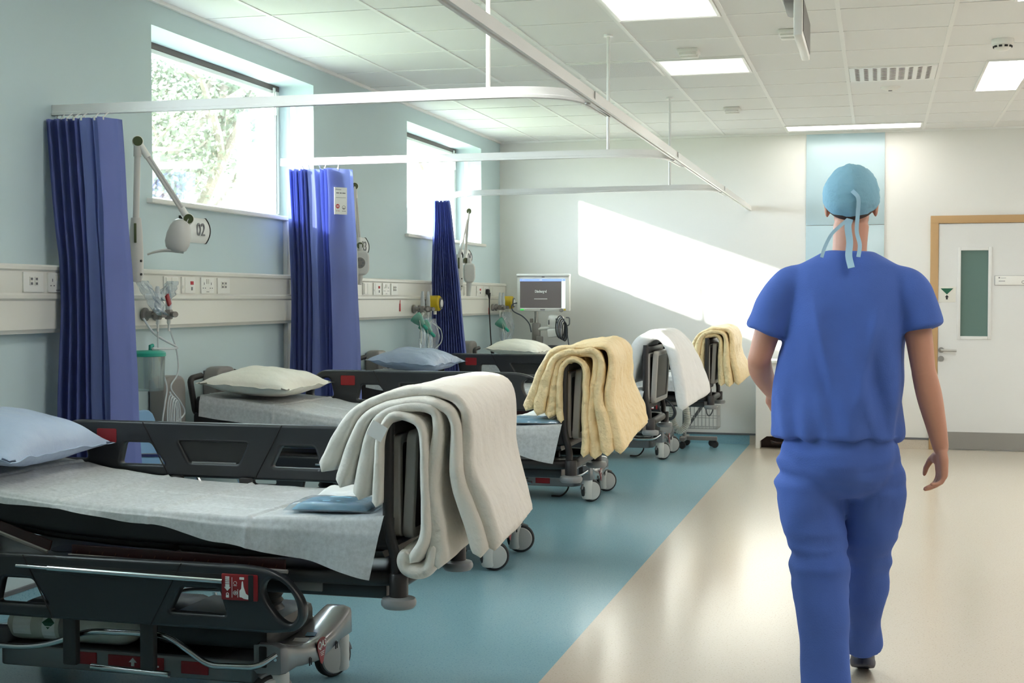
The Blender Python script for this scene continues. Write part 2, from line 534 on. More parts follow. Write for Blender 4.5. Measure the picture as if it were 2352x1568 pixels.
for (x0, x1, z0, z1) in ((gx0-0.03, gx0, gz0-0.03, gz1+0.03), (gx1, gx1+0.03, gz0-0.03, gz1+0.03), (gx0, gx1, gz0-0.03, gz0), (gx0, gx1, gz1, gz1+0.03)):
    bx(bm, x0, x1, BY-0.03, BY-0.02, z0, z1, 0.003)
obj('glazing_bead', bm, 'door_white', door)
bm = B(); bx(bm, DX0+0.075, DX1-0.075, BY-0.026, BY-0.021, 0.014, 0.165); obj('kick_plate', bm, 'steel', door, smooth=False)
bm = B()
cyl(bm, (0.55, BY-0.028, 0.903), 0.026, 0.012, 'Y'); cyl(bm, (0.55, BY-0.028, 0.825), 0.026, 0.012, 'Y')
tube(bm, fillet([(0.55, BY-0.03, 0.903), (0.55, BY-0.075, 0.903), (0.68, BY-0.075, 0.898)], 0.02), 0.010)
obj('door_handle', bm, 'steel', door)

def on_back(x, z, y=BY): return frame((x, y, z), (1, 0, 0), (0, 0, 1))     # local z points into the room

o = empty('door_sign', (1.23, BY-0.022, 1.53), 'silver name sign lettered Oifig on the white door', 'sign')
bm = B(); box(bm, (0, -0.004, 0), (0.46, 0.008, 0.088), 0.003); obj('plate', bm, 'steel', o)
bm = B(); box(bm, (0, -0.009, 0), (0.45, 0.003, 0.08), 0.001); obj('insert', bm, 'white_plastic', o)
bm = B(); F = frame((0, -0.011, 0), (1, 0, 0), (0, 0, 1))
text(bm, 'Oifig', 0.038, F @ T(0.07, 0.017, 0)); text(bm, 'CNM O', 0.038, F @ T(0.06, -0.017, 0))
for k in range(5): box(bm, (-0.19+k*0.011, -0.011, -0.006), (0.007, 0.001, 0.008))
box(bm, (-0.19, -0.011, 0.024), (0.012, 0.001, 0.012)); box(bm, (-0.155, -0.011, 0.022), (0.045, 0.001, 0.003))
obj('lettering', bm, 'print_grey', o, smooth=False)

o = empty('push_sign', (0.595, BY-0.022, 1.405), 'small clear sign with green triangle and black arrow on the door', 'sign')
bm = B(); box(bm, (0, -0.002, 0), (0.15, 0.004, 0.14), 0.001); obj('plate', bm, 'cream_plastic', o)
bm = B(); shape2d(bm, [[(-0.055, 0.055), (0.055, 0.055), (0, 0.0)]], 0.002, 0, frame((0, -0.005, 0), (1, 0, 0), (0, 0, 1))); obj('triangle', bm, 'green_dark', o, smooth=False)
bm = B(); shape2d(bm, [[(-0.018, -0.024), (0, -0.004), (0.018, -0.024), (0.008, -0.024), (0.008, -0.045), (-0.008, -0.045), (-0.008, -0.024)]], 0.002, 0, frame((0, -0.005, 0), (1, 0, 0), (0, 0, 1)))
obj('arrow', bm, 'print_black', o, smooth=False)
bm = B(); bx(bm, 0.40, 0.448, BY-0.004, BY-0.001, 1.478, 1.492)
tag(obj('tape_strip', bm, 'print_red', smooth=False), 'short red strip on the wall left of the door frame', 'tape')

# tall pale blue wall panel in two lengths
o = empty('wall_panel', (-0.305, BY, 0.0), 'tall pale blue wall panel behind the walking person', 'panel')
bm = B(); box(bm, (0, -0.008, 2.465), (0.70, 0.014, 0.84), 0.002); obj('upper_panel', bm, 'wall_panel', o)
bm = B(); box(bm, (0, -0.008, 1.445), (0.70, 0.014, 1.19), 0.002); obj('lower_panel', bm, 'wall_panel', o)

# ------------------------------------------------------------------ lights and fittings in the ceiling
def ceiling_light(x0, x1, y0, y1, label, m='light_panel', group=None):
    o = empty('ceiling_light', ((x0+x1)/2, (y0+y1)/2, CH), label, 'ceiling light', group)
    w, d = x1-x0, y1-y0
    bm = B()
    for (cx, cy, sx, sy) in ((0, d/2-0.008, w, 0.016), (0, -d/2+0.008, w, 0.016), (w/2-0.008, 0, 0.016, d-0.032), (-w/2+0.008, 0, 0.016, d-0.032)):
        box(bm, (cx, cy, -0.006), (sx, sy, 0.012))
    obj('frame', bm, 'white_metal', o, smooth=False)
    bm = B(); box(bm, (0, 0, -0.005), (w-0.034, d-0.034, 0.006)); obj('diffuser', bm, m, o, smooth=False)
    return o
ceiling_light(0.66, 0.97, 9.35, 10.67, 'lit white ceiling light panel at the right, beyond the smoke detector')
ceiling_light(0.66, 0.97, 6.20, 7.52, 'lit ceiling light panel cut by the top right corner')
ceiling_light(-0.82, 0.36, 12.43, 12.76, 'long bright ceiling light right above the pale blue wall panel', 'light_soft')
ceiling_light(-1.395, -0.835, 6.86, 7.50, 'pale square ceiling light nearest the viewer, unlit looking', 'light_dim')
ceiling_light(-1.395, -0.835, 8.80, 9.40, 'pale square ceiling light beside the perforated vent tile', 'light_dim')
for k, (x, y) in enumerate([(0.81, 3.4), (2.48, 9.9), (2.48, 6.8), (2.48, 3.7), (-1.7, 5.0), (3.6, 8.4)]):  # unseen panels added as fill light to brighten the room
    if x < 0: ceiling_light(x-0.29, x+0.29, y-0.3, y+0.3, 'added square fill light overhead, outside the view', 'light_panel', 'added fill lights beyond the view')
    else: ceiling_light(x-0.15, x+0.15, y-0.65, y+0.65, 'added fill light overhead, outside the view', 'light_panel', 'added fill lights beyond the view')

o = empty('air_diffuser', (0.08, 9.73, CH), 'white ceiling air diffuser with rows of oval slots', 'air vent')
bm = B(); box(bm, (0, 0, -0.004), (0.565, 0.60, 0.008), 0.002)
for i in range(9):
    for j in range(9):
        ang = 0.9 if i < 3 else (0.0 if i < 6 else -0.9)
        M = T(-0.232+i*0.058, -0.245+j*0.058, -0.009) @ RZ(ang)
        shape2d(bm, [circ(0.021, 14, sy=0.42)], 0.002, 0, M, 1)
obj('slotted_plate', bm, ['white_metal', 'dark_frame'], o, smooth=False)
o = empty('air_vent', (-1.705, 9.095, CH), 'perforated grey ceiling vent tile over the curtain track', 'air vent')
bm = B(); box(bm, (0, 0, -0.004), (0.565, 0.61, 0.008), 0.002); obj('frame', bm, 'white_metal', o)
bm = B(); box(bm, (0, 0, -0.009), (0.53, 0.57, 0.004), 0)
obj('perforated_plate', bm, 'perforated', o, smooth=False)
bm = B()
for i in range(44):
    for j in range(46):
        x, y = -0.258+i*0.012+(0.006 if j % 2 else 0), -0.275+j*0.0122
        f = bm.faces.new([bm.verts.new((x+0.0036*a, y+0.0036*b, -0.0115)) for a, b in ((1, 0), (0, 1), (-1, 0), (0, -1))])
obj('holes', bm, 'panel_grey', o, smooth=False)['kind'] = 'stuff'

o = empty('smoke_detector', (0.697, 8.636, CH), 'white domed smoke detector with dark slots on the ceiling', 'smoke detector')
bm = B(); lathe(bm, [(0.062, 0), (0.064, -0.02), (0.06, -0.03), (0.052, -0.034), (0.048, -0.052), (0.03, -0.066), (0, -0.068)], 28); obj('body', bm, 'white_plastic', o)
bm = B()
for k in range(10): box(bm, (0.050*math.cos(k*PI/5), 0.050*math.sin(k*PI/5), -0.045), (0.010, 0.018, 0.011), 0, rot=k*PI/5)
obj('sensor_slot', bm, 'print_black', o, smooth=False)
o = empty('ceiling_speaker', (0.07, 10.37, CH), 'flat white round disc on the ceiling behind the air diffuser', 'ceiling disc')
bm = B(); lathe(bm, [(0.07, 0), (0.068, -0.008), (0.04, -0.022), (0, -0.026)], 28); obj('dome', bm, 'white_plastic', o)
bm = B(); cyl(bm, (0, 0, -0.026), 0.014, 0.004); obj('centre_dot', bm, 'print_grey', o)
for (x, y, lb) in ((-1.144, 8.51, 'small white ceiling sensor box beside the nearer pale light'), (-1.15, 11.17, 'small white ceiling sensor box farther back over the curtain track'), (-0.50, 8.05, 'small white ceiling sensor behind the hanging display')):
    o = empty('ceiling_sensor', (x, y, CH), lb, 'sensor')
    bm = B(); box(bm, (0, 0, -0.012), (0.13, 0.15, 0.024), 0.006); obj('base', bm, 'white_plastic', o)
    bm = B(); box(bm, (0, 0.03, -0.034), (0.11, 0.05, 0.02), 0.006); box(bm, (0, -0.04, -0.030), (0.11, 0.035, 0.014), 0.004); obj('cover', bm, 'white_plastic', o)

o = empty('hanging_display', (-0.40, 6.6, CH), 'grey box with a slim white display hanging from the ceiling', 'display')
bm = B(); box(bm, (0, 0, -0.09), (0.075, 0.34, 0.19), 0.02); obj('mount_box', bm, 'panel_grey', o)
bm = B(); box(bm, (0.035, 0.16, -0.235), (0.04, 0.70, 0.20), 0.008); obj('case', bm, 'white_plastic', o)
bm = B(); box(bm, (0.057, 0.16, -0.235), (0.003, 0.62, 0.15), 0); obj('screen', bm, 'dark_screen', o, smooth=False)

# ------------------------------------------------------------------ curtain tracks
trk = empty('curtain_track', (EDGE-0.01, 6.0, 2.19), 'white overhead curtain track with three arms to the window wall', 'curtain track')
def track(path, parent, name, w=0.028, h=0.045):
    """Sweep the track's section along a level path."""
    pts = [Vector(p) - Vector(parent.location) for p in path]
    sec = [(-w/2, 0.008), (-w*0.2, 0.008), (-w*0.2, 0.0), (-w/2, 0.0), (-w/2-0.003, 0.003), (-w/2-0.003, 0.012), (-w/2, 0.014), (-w/2, h), (w/2, h), (w/2, 0.014), (w/2+0.003, 0.012), (w/2+0.003, 0.003), (w/2, 0.0), (w*0.2, 0.0), (w*0.2, 0.008), (w/2, 0.008)]
    sec = [(-w/2-0.003, 0.0), (-w/2-0.003, 0.012), (-w/2, 0.014), (-w/2, h), (w/2, h), (w/2, 0.014), (w/2+0.003, 0.012), (w/2+0.003, 0.0), (w*0.16, 0.0), (w*0.16, 0.008), (-w*0.16, 0.008), (-w*0.16, 0.0)]
    bm = B(); rings = []
    for i, p in enumerate(pts):
        a, b = pts[max(i-1, 0)], pts[min(i+1, len(pts)-1)]
        t = (b-a).normalized(); s = Vector((-t.y, t.x, 0))
        rings.append([bm.verts.new(p + s*x + Vector((0, 0, z))) for x, z in sec])
    for A, C in zip(rings[:-1], rings[1:]):
        for k in range(len(sec)): bm.faces.new((A[k], A[(k+1) % len(sec)], C[(k+1) % len(sec)], C[k]))
    bm.faces.new(rings[0][::-1]); bm.faces.new(rings[-1])
    return obj(name, bm, 'white_metal', parent, angle=30)
track([(EDGE-0.01, y, 2.19) for y in (-1.0, 3, 6, 9, 12, BY-0.001)], trk, 'main_track')
arms = [[(WX+0.002, 5.46, 2.19), (-1.21, 5.46, 2.19), (EDGE-0.035, 6.15, 2.19)],
        [(WX+0.002, 7.90, 2.19), (-1.21, 7.90, 2.19), (EDGE-0.035, 8.6, 2.19)],
        [(WX+0.002, 10.84, 2.19), (-3.42, 10.84, 2.19), (-3.22, 10.56, 2.19), (-1.21, 10.45, 2.19), (EDGE-0.035, 11.1, 2.19)]]
for k, a in enumerate(arms):
    bend = a if k < 2 else a
    track(fillet(bend, 0.34 if k < 2 else 0.3, 10), trk, 'branch_track')
for x, y in ((-1.56, 5.46), (-1.53, 7.90), (-1.55, 10.47), (EDGE-0.01, 2.0)):
    bm = B(); p = Vector((x, y, 0)) - Vector(trk.location)
    cyl(bm, (p.x, p.y, (2.23+CH)/2-2.19), 0.010, CH-2.232, 'Z', 12)
    cyl(bm, (p.x, p.y, CH-0.006-2.19), 0.028, 0.012, 'Z', 16)
    obj('hanger_rod', bm, 'white_metal', trk)
for y in (5.66, 8.12, 10.68):
    bm = B(); p = Vector((EDGE-0.01, y, 2.19)) - Vector(trk.location)
    box(bm, (p.x+0.017, p.y, 0.026), (0.004, 0.006, 0.034)); cyl(bm, (p.x-0.02, p.y+0.03, -0.002), 0.012, 0.006)
    obj('junction_clip', bm, 'steel', trk)

# ------------------------------------------------------------------ bed-head trunking with sockets
tr = empty('bedhead_trunking', (WX, 5.0, 1.365), 'long white wall trunking with sockets behind the beds', 'wall trunking')
bm = B()
sec = [(0, -0.150), (0.045, -0.150), (0.050, -0.138), (0.056, -0.132), (0.056, -0.008), (0.064, 0.002), (0.064, 0.018), (0.056, 0.026), (0.056, 0.120), (0.066, 0.128), (0.066, 0.142), (0.056, 0.150), (0, 0.150)]
rings = [[bm.verts.new((x+0.0005, y-5.0, z)) for x, z in sec] for y in (-1.0, 13.0-0.002)]
for k in range(len(sec)): bm.faces.new((rings[0][k], rings[0][(k+1) % len(sec)], rings[1][(k+1) % len(sec)], rings[1][k]))
bm.faces.new(rings[0][::-1]); bm.faces.new(rings[1])
obj('trunking_body', bm, 'cream_plastic', tr, angle=30)
def on_left(y, z, x=WX): return frame((x, y, z), (0, 1, 0), (0, 0, 1))          # local z = into the room (+X)
def plate(y, kind, w=0.145):
    M = T(0.056, y-5.0, 0.073) @ frame((0, 0, 0), (0, 1, 0), (0, 0, 1))
    bm = B()
    def b(cx, cy, sx, sy, d, mi, off=0.0):
        vs = box(bm, (0, 0, 0), (sx, sy, d), 0.001 if mi == 0 else 0, mi=mi)
        for v in vs: v.co = M @ (v.co + Vector((cx, cy, d/2+off)))
    b(0, 0, w, 0.086, 0.008, 0)
    if kind == 'double':
        for s in (-1, 1):
            b(s*w*0.28, 0.010, 0.005, 0.013, 0.001, 1, 0.008); b(s*w*0.28-0.012, -0.014, 0.009, 0.005, 0.001, 1, 0.008); b(s*w*0.28+0.012, -0.014, 0.009, 0.005, 0.001, 1, 0.008)
        b(-0.010, 0.022, 0.016, 0.026, 0.004, 2, 0.008); b(0.010, 0.022, 0.016, 0.026, 0.004, 2, 0.008); b(0, -0.034, 0.03, 0.003, 0.001, 1, 0.008)
    elif kind == 'data':
        for s in (-1, 1):
            b(s*0.018, 0.005, 0.024, 0.036, 0.003, 2, 0.008); b(s*0.018, 0.014, 0.014, 0.010, 0.001, 1, 0.011); b(s*0.018, -0.006, 0.014, 0.010, 0.001, 1, 0.011)
    elif kind == 'call':
        b(-0.04, 0, 0.004, 0.08, 0.002, 2, 0.008); b(0.035, 0.012, 0.030, 0.018, 0.003, 3, 0.008); b(0.035, -0.018, 0.010, 0.018, 0.003, 1, 0.008)
        b(-0.055, -0.010, 0.022, 0.016, 0.002, 2, 0.008)
    elif kind == 'switch':
        b(-0.03, 0, 0.055, 0.075, 0.004, 2, 0.008); b(0.03, 0, 0.055, 0.075, 0.004, 2, 0.008)
    obj('socket_plate', bm, ['white_plastic', 'print_grey', 'cream_plastic', 'print_red'], tr, smooth=False)
for y, k in ((5.205, 'data'), (5.385, 'double'), (6.40, 'switch'), (6.585, 'call'), (6.80, 'double'), (6.99, 'data'), (7.95, 'data'),
             (9.21, 'switch'), (9.42, 'call'), (9.61, 'double'), (9.79, 'data'), (11.66, 'switch'), (12.06, 'call'), (12.30, 'data'), (12.48, 'switch')):
    plate(y, k)
# ------------------------------------------------------------------ hospital trolleys
TX = -2.45                                                     # middle of every trolley
BEDS = [(4.36, 0.0, 0.0), (6.86, 0.07, 0.0), (9.28, 0.07, 0.0), (11.81, 0.048, 0.10)]   # depth, extra height, shift along the bed

def interp(x, tab):
    if x <= tab[0][0]: return tab[0][1]
    for (a, u), (b, v) in zip(tab[:-1], tab[1:]):
        if x <= b:
            t = (x-a)/(b-a); t = t*t*(3-2*t)*0.5 + t*0.5
            return u+(v-u)*t
    return tab[-1][1]

TOP = [(-1.02, 0.79), (-0.85, 0.768), (-0.55, 0.738), (-0.38, 0.706), (-0.2, 0.686), (0.05, 0.671), (0.45, 0.660), (0.75, 0.666), (0.97, 0.680)]
def top_z(x): return interp(x, TOP)

XZ = lambda y, z, side=1: frame((0, y, z), (side, 0, 0), (0, 0, 1))

def side_rail(root, side, z0):
    """side=-1: near rail; side=+1: far rail. z0 = height of its lower edge."""
    y = side*0.375 if side > 0 else -0.395
    M = Matrix(((1, 0, 0, 0), (0, 0, -1, y), (0, 1, 0, z0), (0, 0, 0, 1)))      # x, v -> x, z ; local z -> -y
    out = rpoly([(-0.60, 0.21), (-0.69, 0.12), (-0.70, 0.03), (-0.66, 0.0), (0.62, 0.0), (0.70, 0.012), (0.728, 0.06), (0.718, 0.11), (0.675, 0.165), (0.60, 0.202), (0.52, 0.21)],
                [0.04, 0.04, 0.03, 0.03, 0.03, 0.03, 0.03, 0.03, 0.04, 0.04, 0.03])
    holes = [rpoly([(-0.36, 0.128), (-0.25, 0.128), (-0.185, 0.045), (-0.38, 0.045)], 0.012),
             rpoly([(0.295, 0.13), (0.43, 0.13), (0.455, 0.05), (0.255, 0.05)], 0.012),
             rpoly([(0.578, 0.145), (0.605, 0.178), (0.650, 0.168), (0.692, 0.112), (0.702, 0.062), (0.675, 0.028), (0.635, 0.048), (0.592, 0.10)], 0.022),
             rpoly([(-0.655, 0.06), (-0.645, 0.11), (-0.585, 0.165), (-0.545, 0.165), (-0.52, 0.06)], 0.02),
             rpoly([(-0.13, 0.138), (0.16, 0.138), (0.12, 0.058), (-0.085, 0.058)], 0.01)]
    bm = B()
    if side < 0: holes = holes[:4]
    shape2d(bm, [out] + holes, 0.040, 0.011, M, 0, 3)
    r = obj('side_rail', bm, 'rail_plastic', root, angle=50)
    if side > 0:
      bm = B(); shape2d(bm, [[(-0.14, 0.145), (0.17, 0.145), (0.13, 0.05), (-0.095, 0.05)]], 0.012, 0, M); obj('grip_recess', bm, 'black_plastic', r, smooth=False)
      bm = B(); tube(bm, [M @ Vector((-0.075, 0.058, 0.012*(1 if side > 0 else 1))), M @ Vector((0.11, 0.058, 0.012))], 0.004, 6); obj('grip_lip', bm, 'trolley_grey', r)
    inner = -1 if side > 0 else 1                                    # direction of the bed, seen from the rail
    bm = B(); vs = shape2d(bm, [rrect(0.085, 0.055, 0.008, -0.435, 0.152)], 0.004, 0.001, T(0, inner*0.020, 0) @ M)
    obj('red_marker', bm, 'red', r)
    for q in (0, 1):
        bm = B(); a = (0.30, 0.208) if q == 0 else (-0.28, 0.208); b2 = (0.19, 0.004) if q == 0 else (-0.17, 0.004)
        for s in (-1, 1):
            p = M @ Vector((a[0], a[1], s*0.0205)); w = M @ Vector((b2[0], b2[1], s*0.0205))
            tube(bm, [p, w], 0.0022, 5)
        obj('seam', bm, 'dark_void', r)
    # grab rod and release label on the outside face
    yo = y + side*0.024
    bm = B(); box(bm, (0.12, yo-side*0.004, z0+0.166), (0.72, 0.004, 0.030), 0.002); obj('rod_channel', bm, 'black_plastic', r)
    bm = B(); tube(bm, [(-0.18, yo+side*0.006, z0+0.170), (0.45, yo+side*0.006, z0+0.160)], 0.0085, 12)
    tube(bm, [(-0.30, yo+side*0.004, z0+0.172), (-0.18, yo+side*0.006, z0+0.170)], 0.006, 10); obj('release_rod', bm, 'chrome', r)
    bm = B(); box(bm, (0.505, yo-side*0.002, z0+0.142), (0.125, 0.008, 0.084), 0.006); lab = obj('release_label', bm, 'red', r)
    F = frame((0.495, yo+side*0.0035, z0+0.142), (-side, 0, 0), (0, 0, 1))
    bm = B()
    if side < 0:
        for k in range(4): shape2d(bm, [rrect(0.014, 0.004, 0, -0.030, 0.032-k*0.006)], 0.001, 0, F)
        shape2d(bm, [[(-0.037, 0.010), (-0.023, 0.010), (-0.023, 0.0), (-0.019, 0.0), (-0.030, -0.012), (-0.041, 0.0), (-0.037, 0.0)]], 0.001, 0, F)
        shape2d(bm, [rrect(0.010, 0.008, 0.001, -0.030, -0.029)], 0.001, 0, F); shape2d(bm, [circ(0.005, 12, -0.030, -0.022), circ(0.003, 12, -0.030, -0.022)], 0.001, 0, F)
        shape2d(bm, [rrect(0.0012, 0.064, 0, -0.014, 0)], 0.001, 0, F)
        shape2d(bm, [circ(0.007, 16, -0.003, -0.017), circ(0.0055, 16, -0.003, -0.017)], 0.001, 0, F); shape2d(bm, [circ(0.003, 10, -0.003, -0.017)], 0.001, 0, F)
        shape2d(bm, [circ(0.006, 14, -0.003, 0.014), circ(0.005, 14, -0.003, 0.014)], 0.001, 0, F); shape2d(bm, [rrect(0.012, 0.0015, 0, -0.003, 0.006)], 0.001, 0, F)
        shape2d(bm, [rpoly([(0.012, -0.030), (0.012, -0.008), (0.018, -0.004), (0.020, 0.020), (0.024, 0.022), (0.026, 0.004), (0.034, -0.018), (0.044, -0.024), (0.042, -0.036), (0.026, -0.034), (0.020, -0.030)], 0.003)], 0.001, 0, F)
        shape2d(bm, [rrect(0.016, 0.008, 0.002, 0.020, 0.030)], 0.001, 0, F)
        shape2d(bm, [rrect(0.0018, 0.026, 0, 0.006, -0.018)], 0.001, 0, F)
        obj('pictogram', bm, 'print_white', lab, smooth=False)
        bm = B(); shape2d(bm, [rrect(0.016, 0.084, 0.003, 0.051, 0)], 0.003, 0, F); obj('label_edge', bm, 'black_plastic', lab, smooth=False)
    return r

def castor(root, x, y, rz, locked=False):
    bm = B(); lathe(bm, [(0.0, 0.17), (0.024, 0.168), (0.024, 0.13), (0, 0.13)], 16); 
    lathe(bm, [(0.034, 0.152), (0.036, 0.140), (0.036, 0.030), (0.030, 0.020), (0.0, 0.020)], 24)
    c = obj('castor', bm, 'wheel_white', root, loc=(x, y, 0)); c.rotation_euler = (0, 0, rz)
    ox = -0.030
    bm = B(); lathe(bm, [(0.0, -0.020), (0.060, -0.020), (0.068, -0.018), (0.0745, -0.008), (0.0745, 0.008), (0.068, 0.018), (0.060, 0.020), (0, 0.020)], 36, T(ox, 0, 0.0745) @ RX(PI/2)); obj('tyre', bm, 'rubber', c)
    for s in (-1, 1):
        bm = B(); lathe(bm, [(0.0, -0.001), (0.058, -0.001), (0.061, 0.001), (0.057, 0.007), (0.03, 0.012), (0.0, 0.013)], 36, T(ox, s*0.019, 0.0745) @ RX(-s*PI/2)); obj('wheel_disc', bm, 'disc_grey', c)
    bm = B()
    prof = [(ox+0.081*math.cos(a), 0.0745+0.081*math.sin(a)) for a in [PI*0.05+PI*0.62*k/12 for k in range(13)]]
    shape2d(bm, [prof + [(ox+0.066*math.cos(a), 0.0745+0.066*math.sin(a)) for a in [PI*0.67-PI*0.62*k/12 for k in range(13)]]], 0.022, 0.003, Matrix(((1, 0, 0, 0), (0, 0, -1, 0), (0, 1, 0, 0), (0, 0, 0, 1)))); obj('mudguard', bm, 'trolley_grey', c)
    return c

def base_cover(root, s):
    """Grey moulded cross beam over two castors; s=+1 foot end, -1 head end."""
    bm = B(); rings = []
    N = 29
    for i in range(N):
        t = -1+2*i/(N-1); y = t*0.305
        a = abs(t)
        zt = 0.196 + 0.062*max(0, (a-0.1)/0.9)**1.6
        zb = 0.150 - 0.028*max(0, 1-a*1.6)**0.8
        e = 0.012 if a > 0.97 else 0.0
        x0, x1 = 0.495+e*0.3, 0.606-e
        x0 -= 0.05*(1-a)**1.0
        sec = [(x0, zb+0.01), (x0+0.01, zb), (x1-0.006, zb), (x1, zb+0.006), (x1-0.002, zt-0.022), (x1-0.012, zt-0.006-e), (x1-0.03, zt-e), (x0+0.02, zt-e), (x0, zt-0.015)]
        rings.append([bm.verts.new((s*x, y, z)) for x, z in sec])
    for A, C in zip(rings[:-1], rings[1:]):
        for k in range(len(A)): bm.faces.new((A[k], A[(k+1) % len(A)], C[(k+1) % len(A)], C[k]))
    bm.faces.new(rings[0]); bm.faces.new(rings[-1])
    c = obj('base_cover', bm, 'trolley_grey', root, angle=50)
    F = frame((s*0.607, 0, 0.163), (0, s, 0), (0, 0, 1))
    if s > 0:
        bm = B()
        dr = [(0.040*math.cos(a)*1.0, 0.014+0.026*math.sin(a)) for a in [PI*k/14 for k in range(15)]] + [(-0.036, 0.0), (-0.012, -0.046), (0, -0.054), (0.012, -0.046), (0.036, 0.0)]
        shape2d(bm, [dr], 0.003, 0.0008, F); bd = obj('badge', bm, 'red', c)
        bm = B(); text(bm, 'QA3', 0.036, F @ T(0, 0.014, 0.002), bold=0.0006); 
        for k, w in enumerate((0.036, 0.03, 0.022)): shape2d(bm, [rrect(w, 0.002, 0, 0, -0.010-k*0.006)], 0.001, 0, F @ T(0, 0, 0.002))
        obj('badge_lettering', bm, 'print_white', bd, smooth=False)
        for yy in (-0.10, 0.13):
            bm = B(); tube(bm, fillet([F @ Vector((yy-0.007, -0.032, 0.001)), F @ Vector((yy-0.007, -0.006, 0.001)), F @ Vector((yy+0.007, -0.006, 0.001)), F @ Vector((yy+0.007, -0.032, 0.001))], 0.006), 0.0022, 6)
            obj('slot', bm, 'black_plastic', c)
        bm = B(); box(bm, (0.545, -0.035, 0.1975), (0.05, 0.055, 0.001), 0, rot=0.25); obj('white_sticker', bm, 'print_white', c, smooth=False)
        bm = B(); box(bm, (0.548, 0.045, 0.1985), (0.035, 0.05, 0.001), 0, rot=0.25); obj('blue_sticker', bm, 'print_blue', c, smooth=False)
    bm = B(); cyl(bm, (s*0.575, -0.306, 0.20), 0.006, 0.004, 'Y', 10); obj('screw', bm, 'chrome', c)
    bm = B(); box(bm, (s*0.53, -0.305, 0.205), (0.028, 0.01, 0.07), 0.005); obj('pedal_slot', bm, 'dark_void', c)
    return c

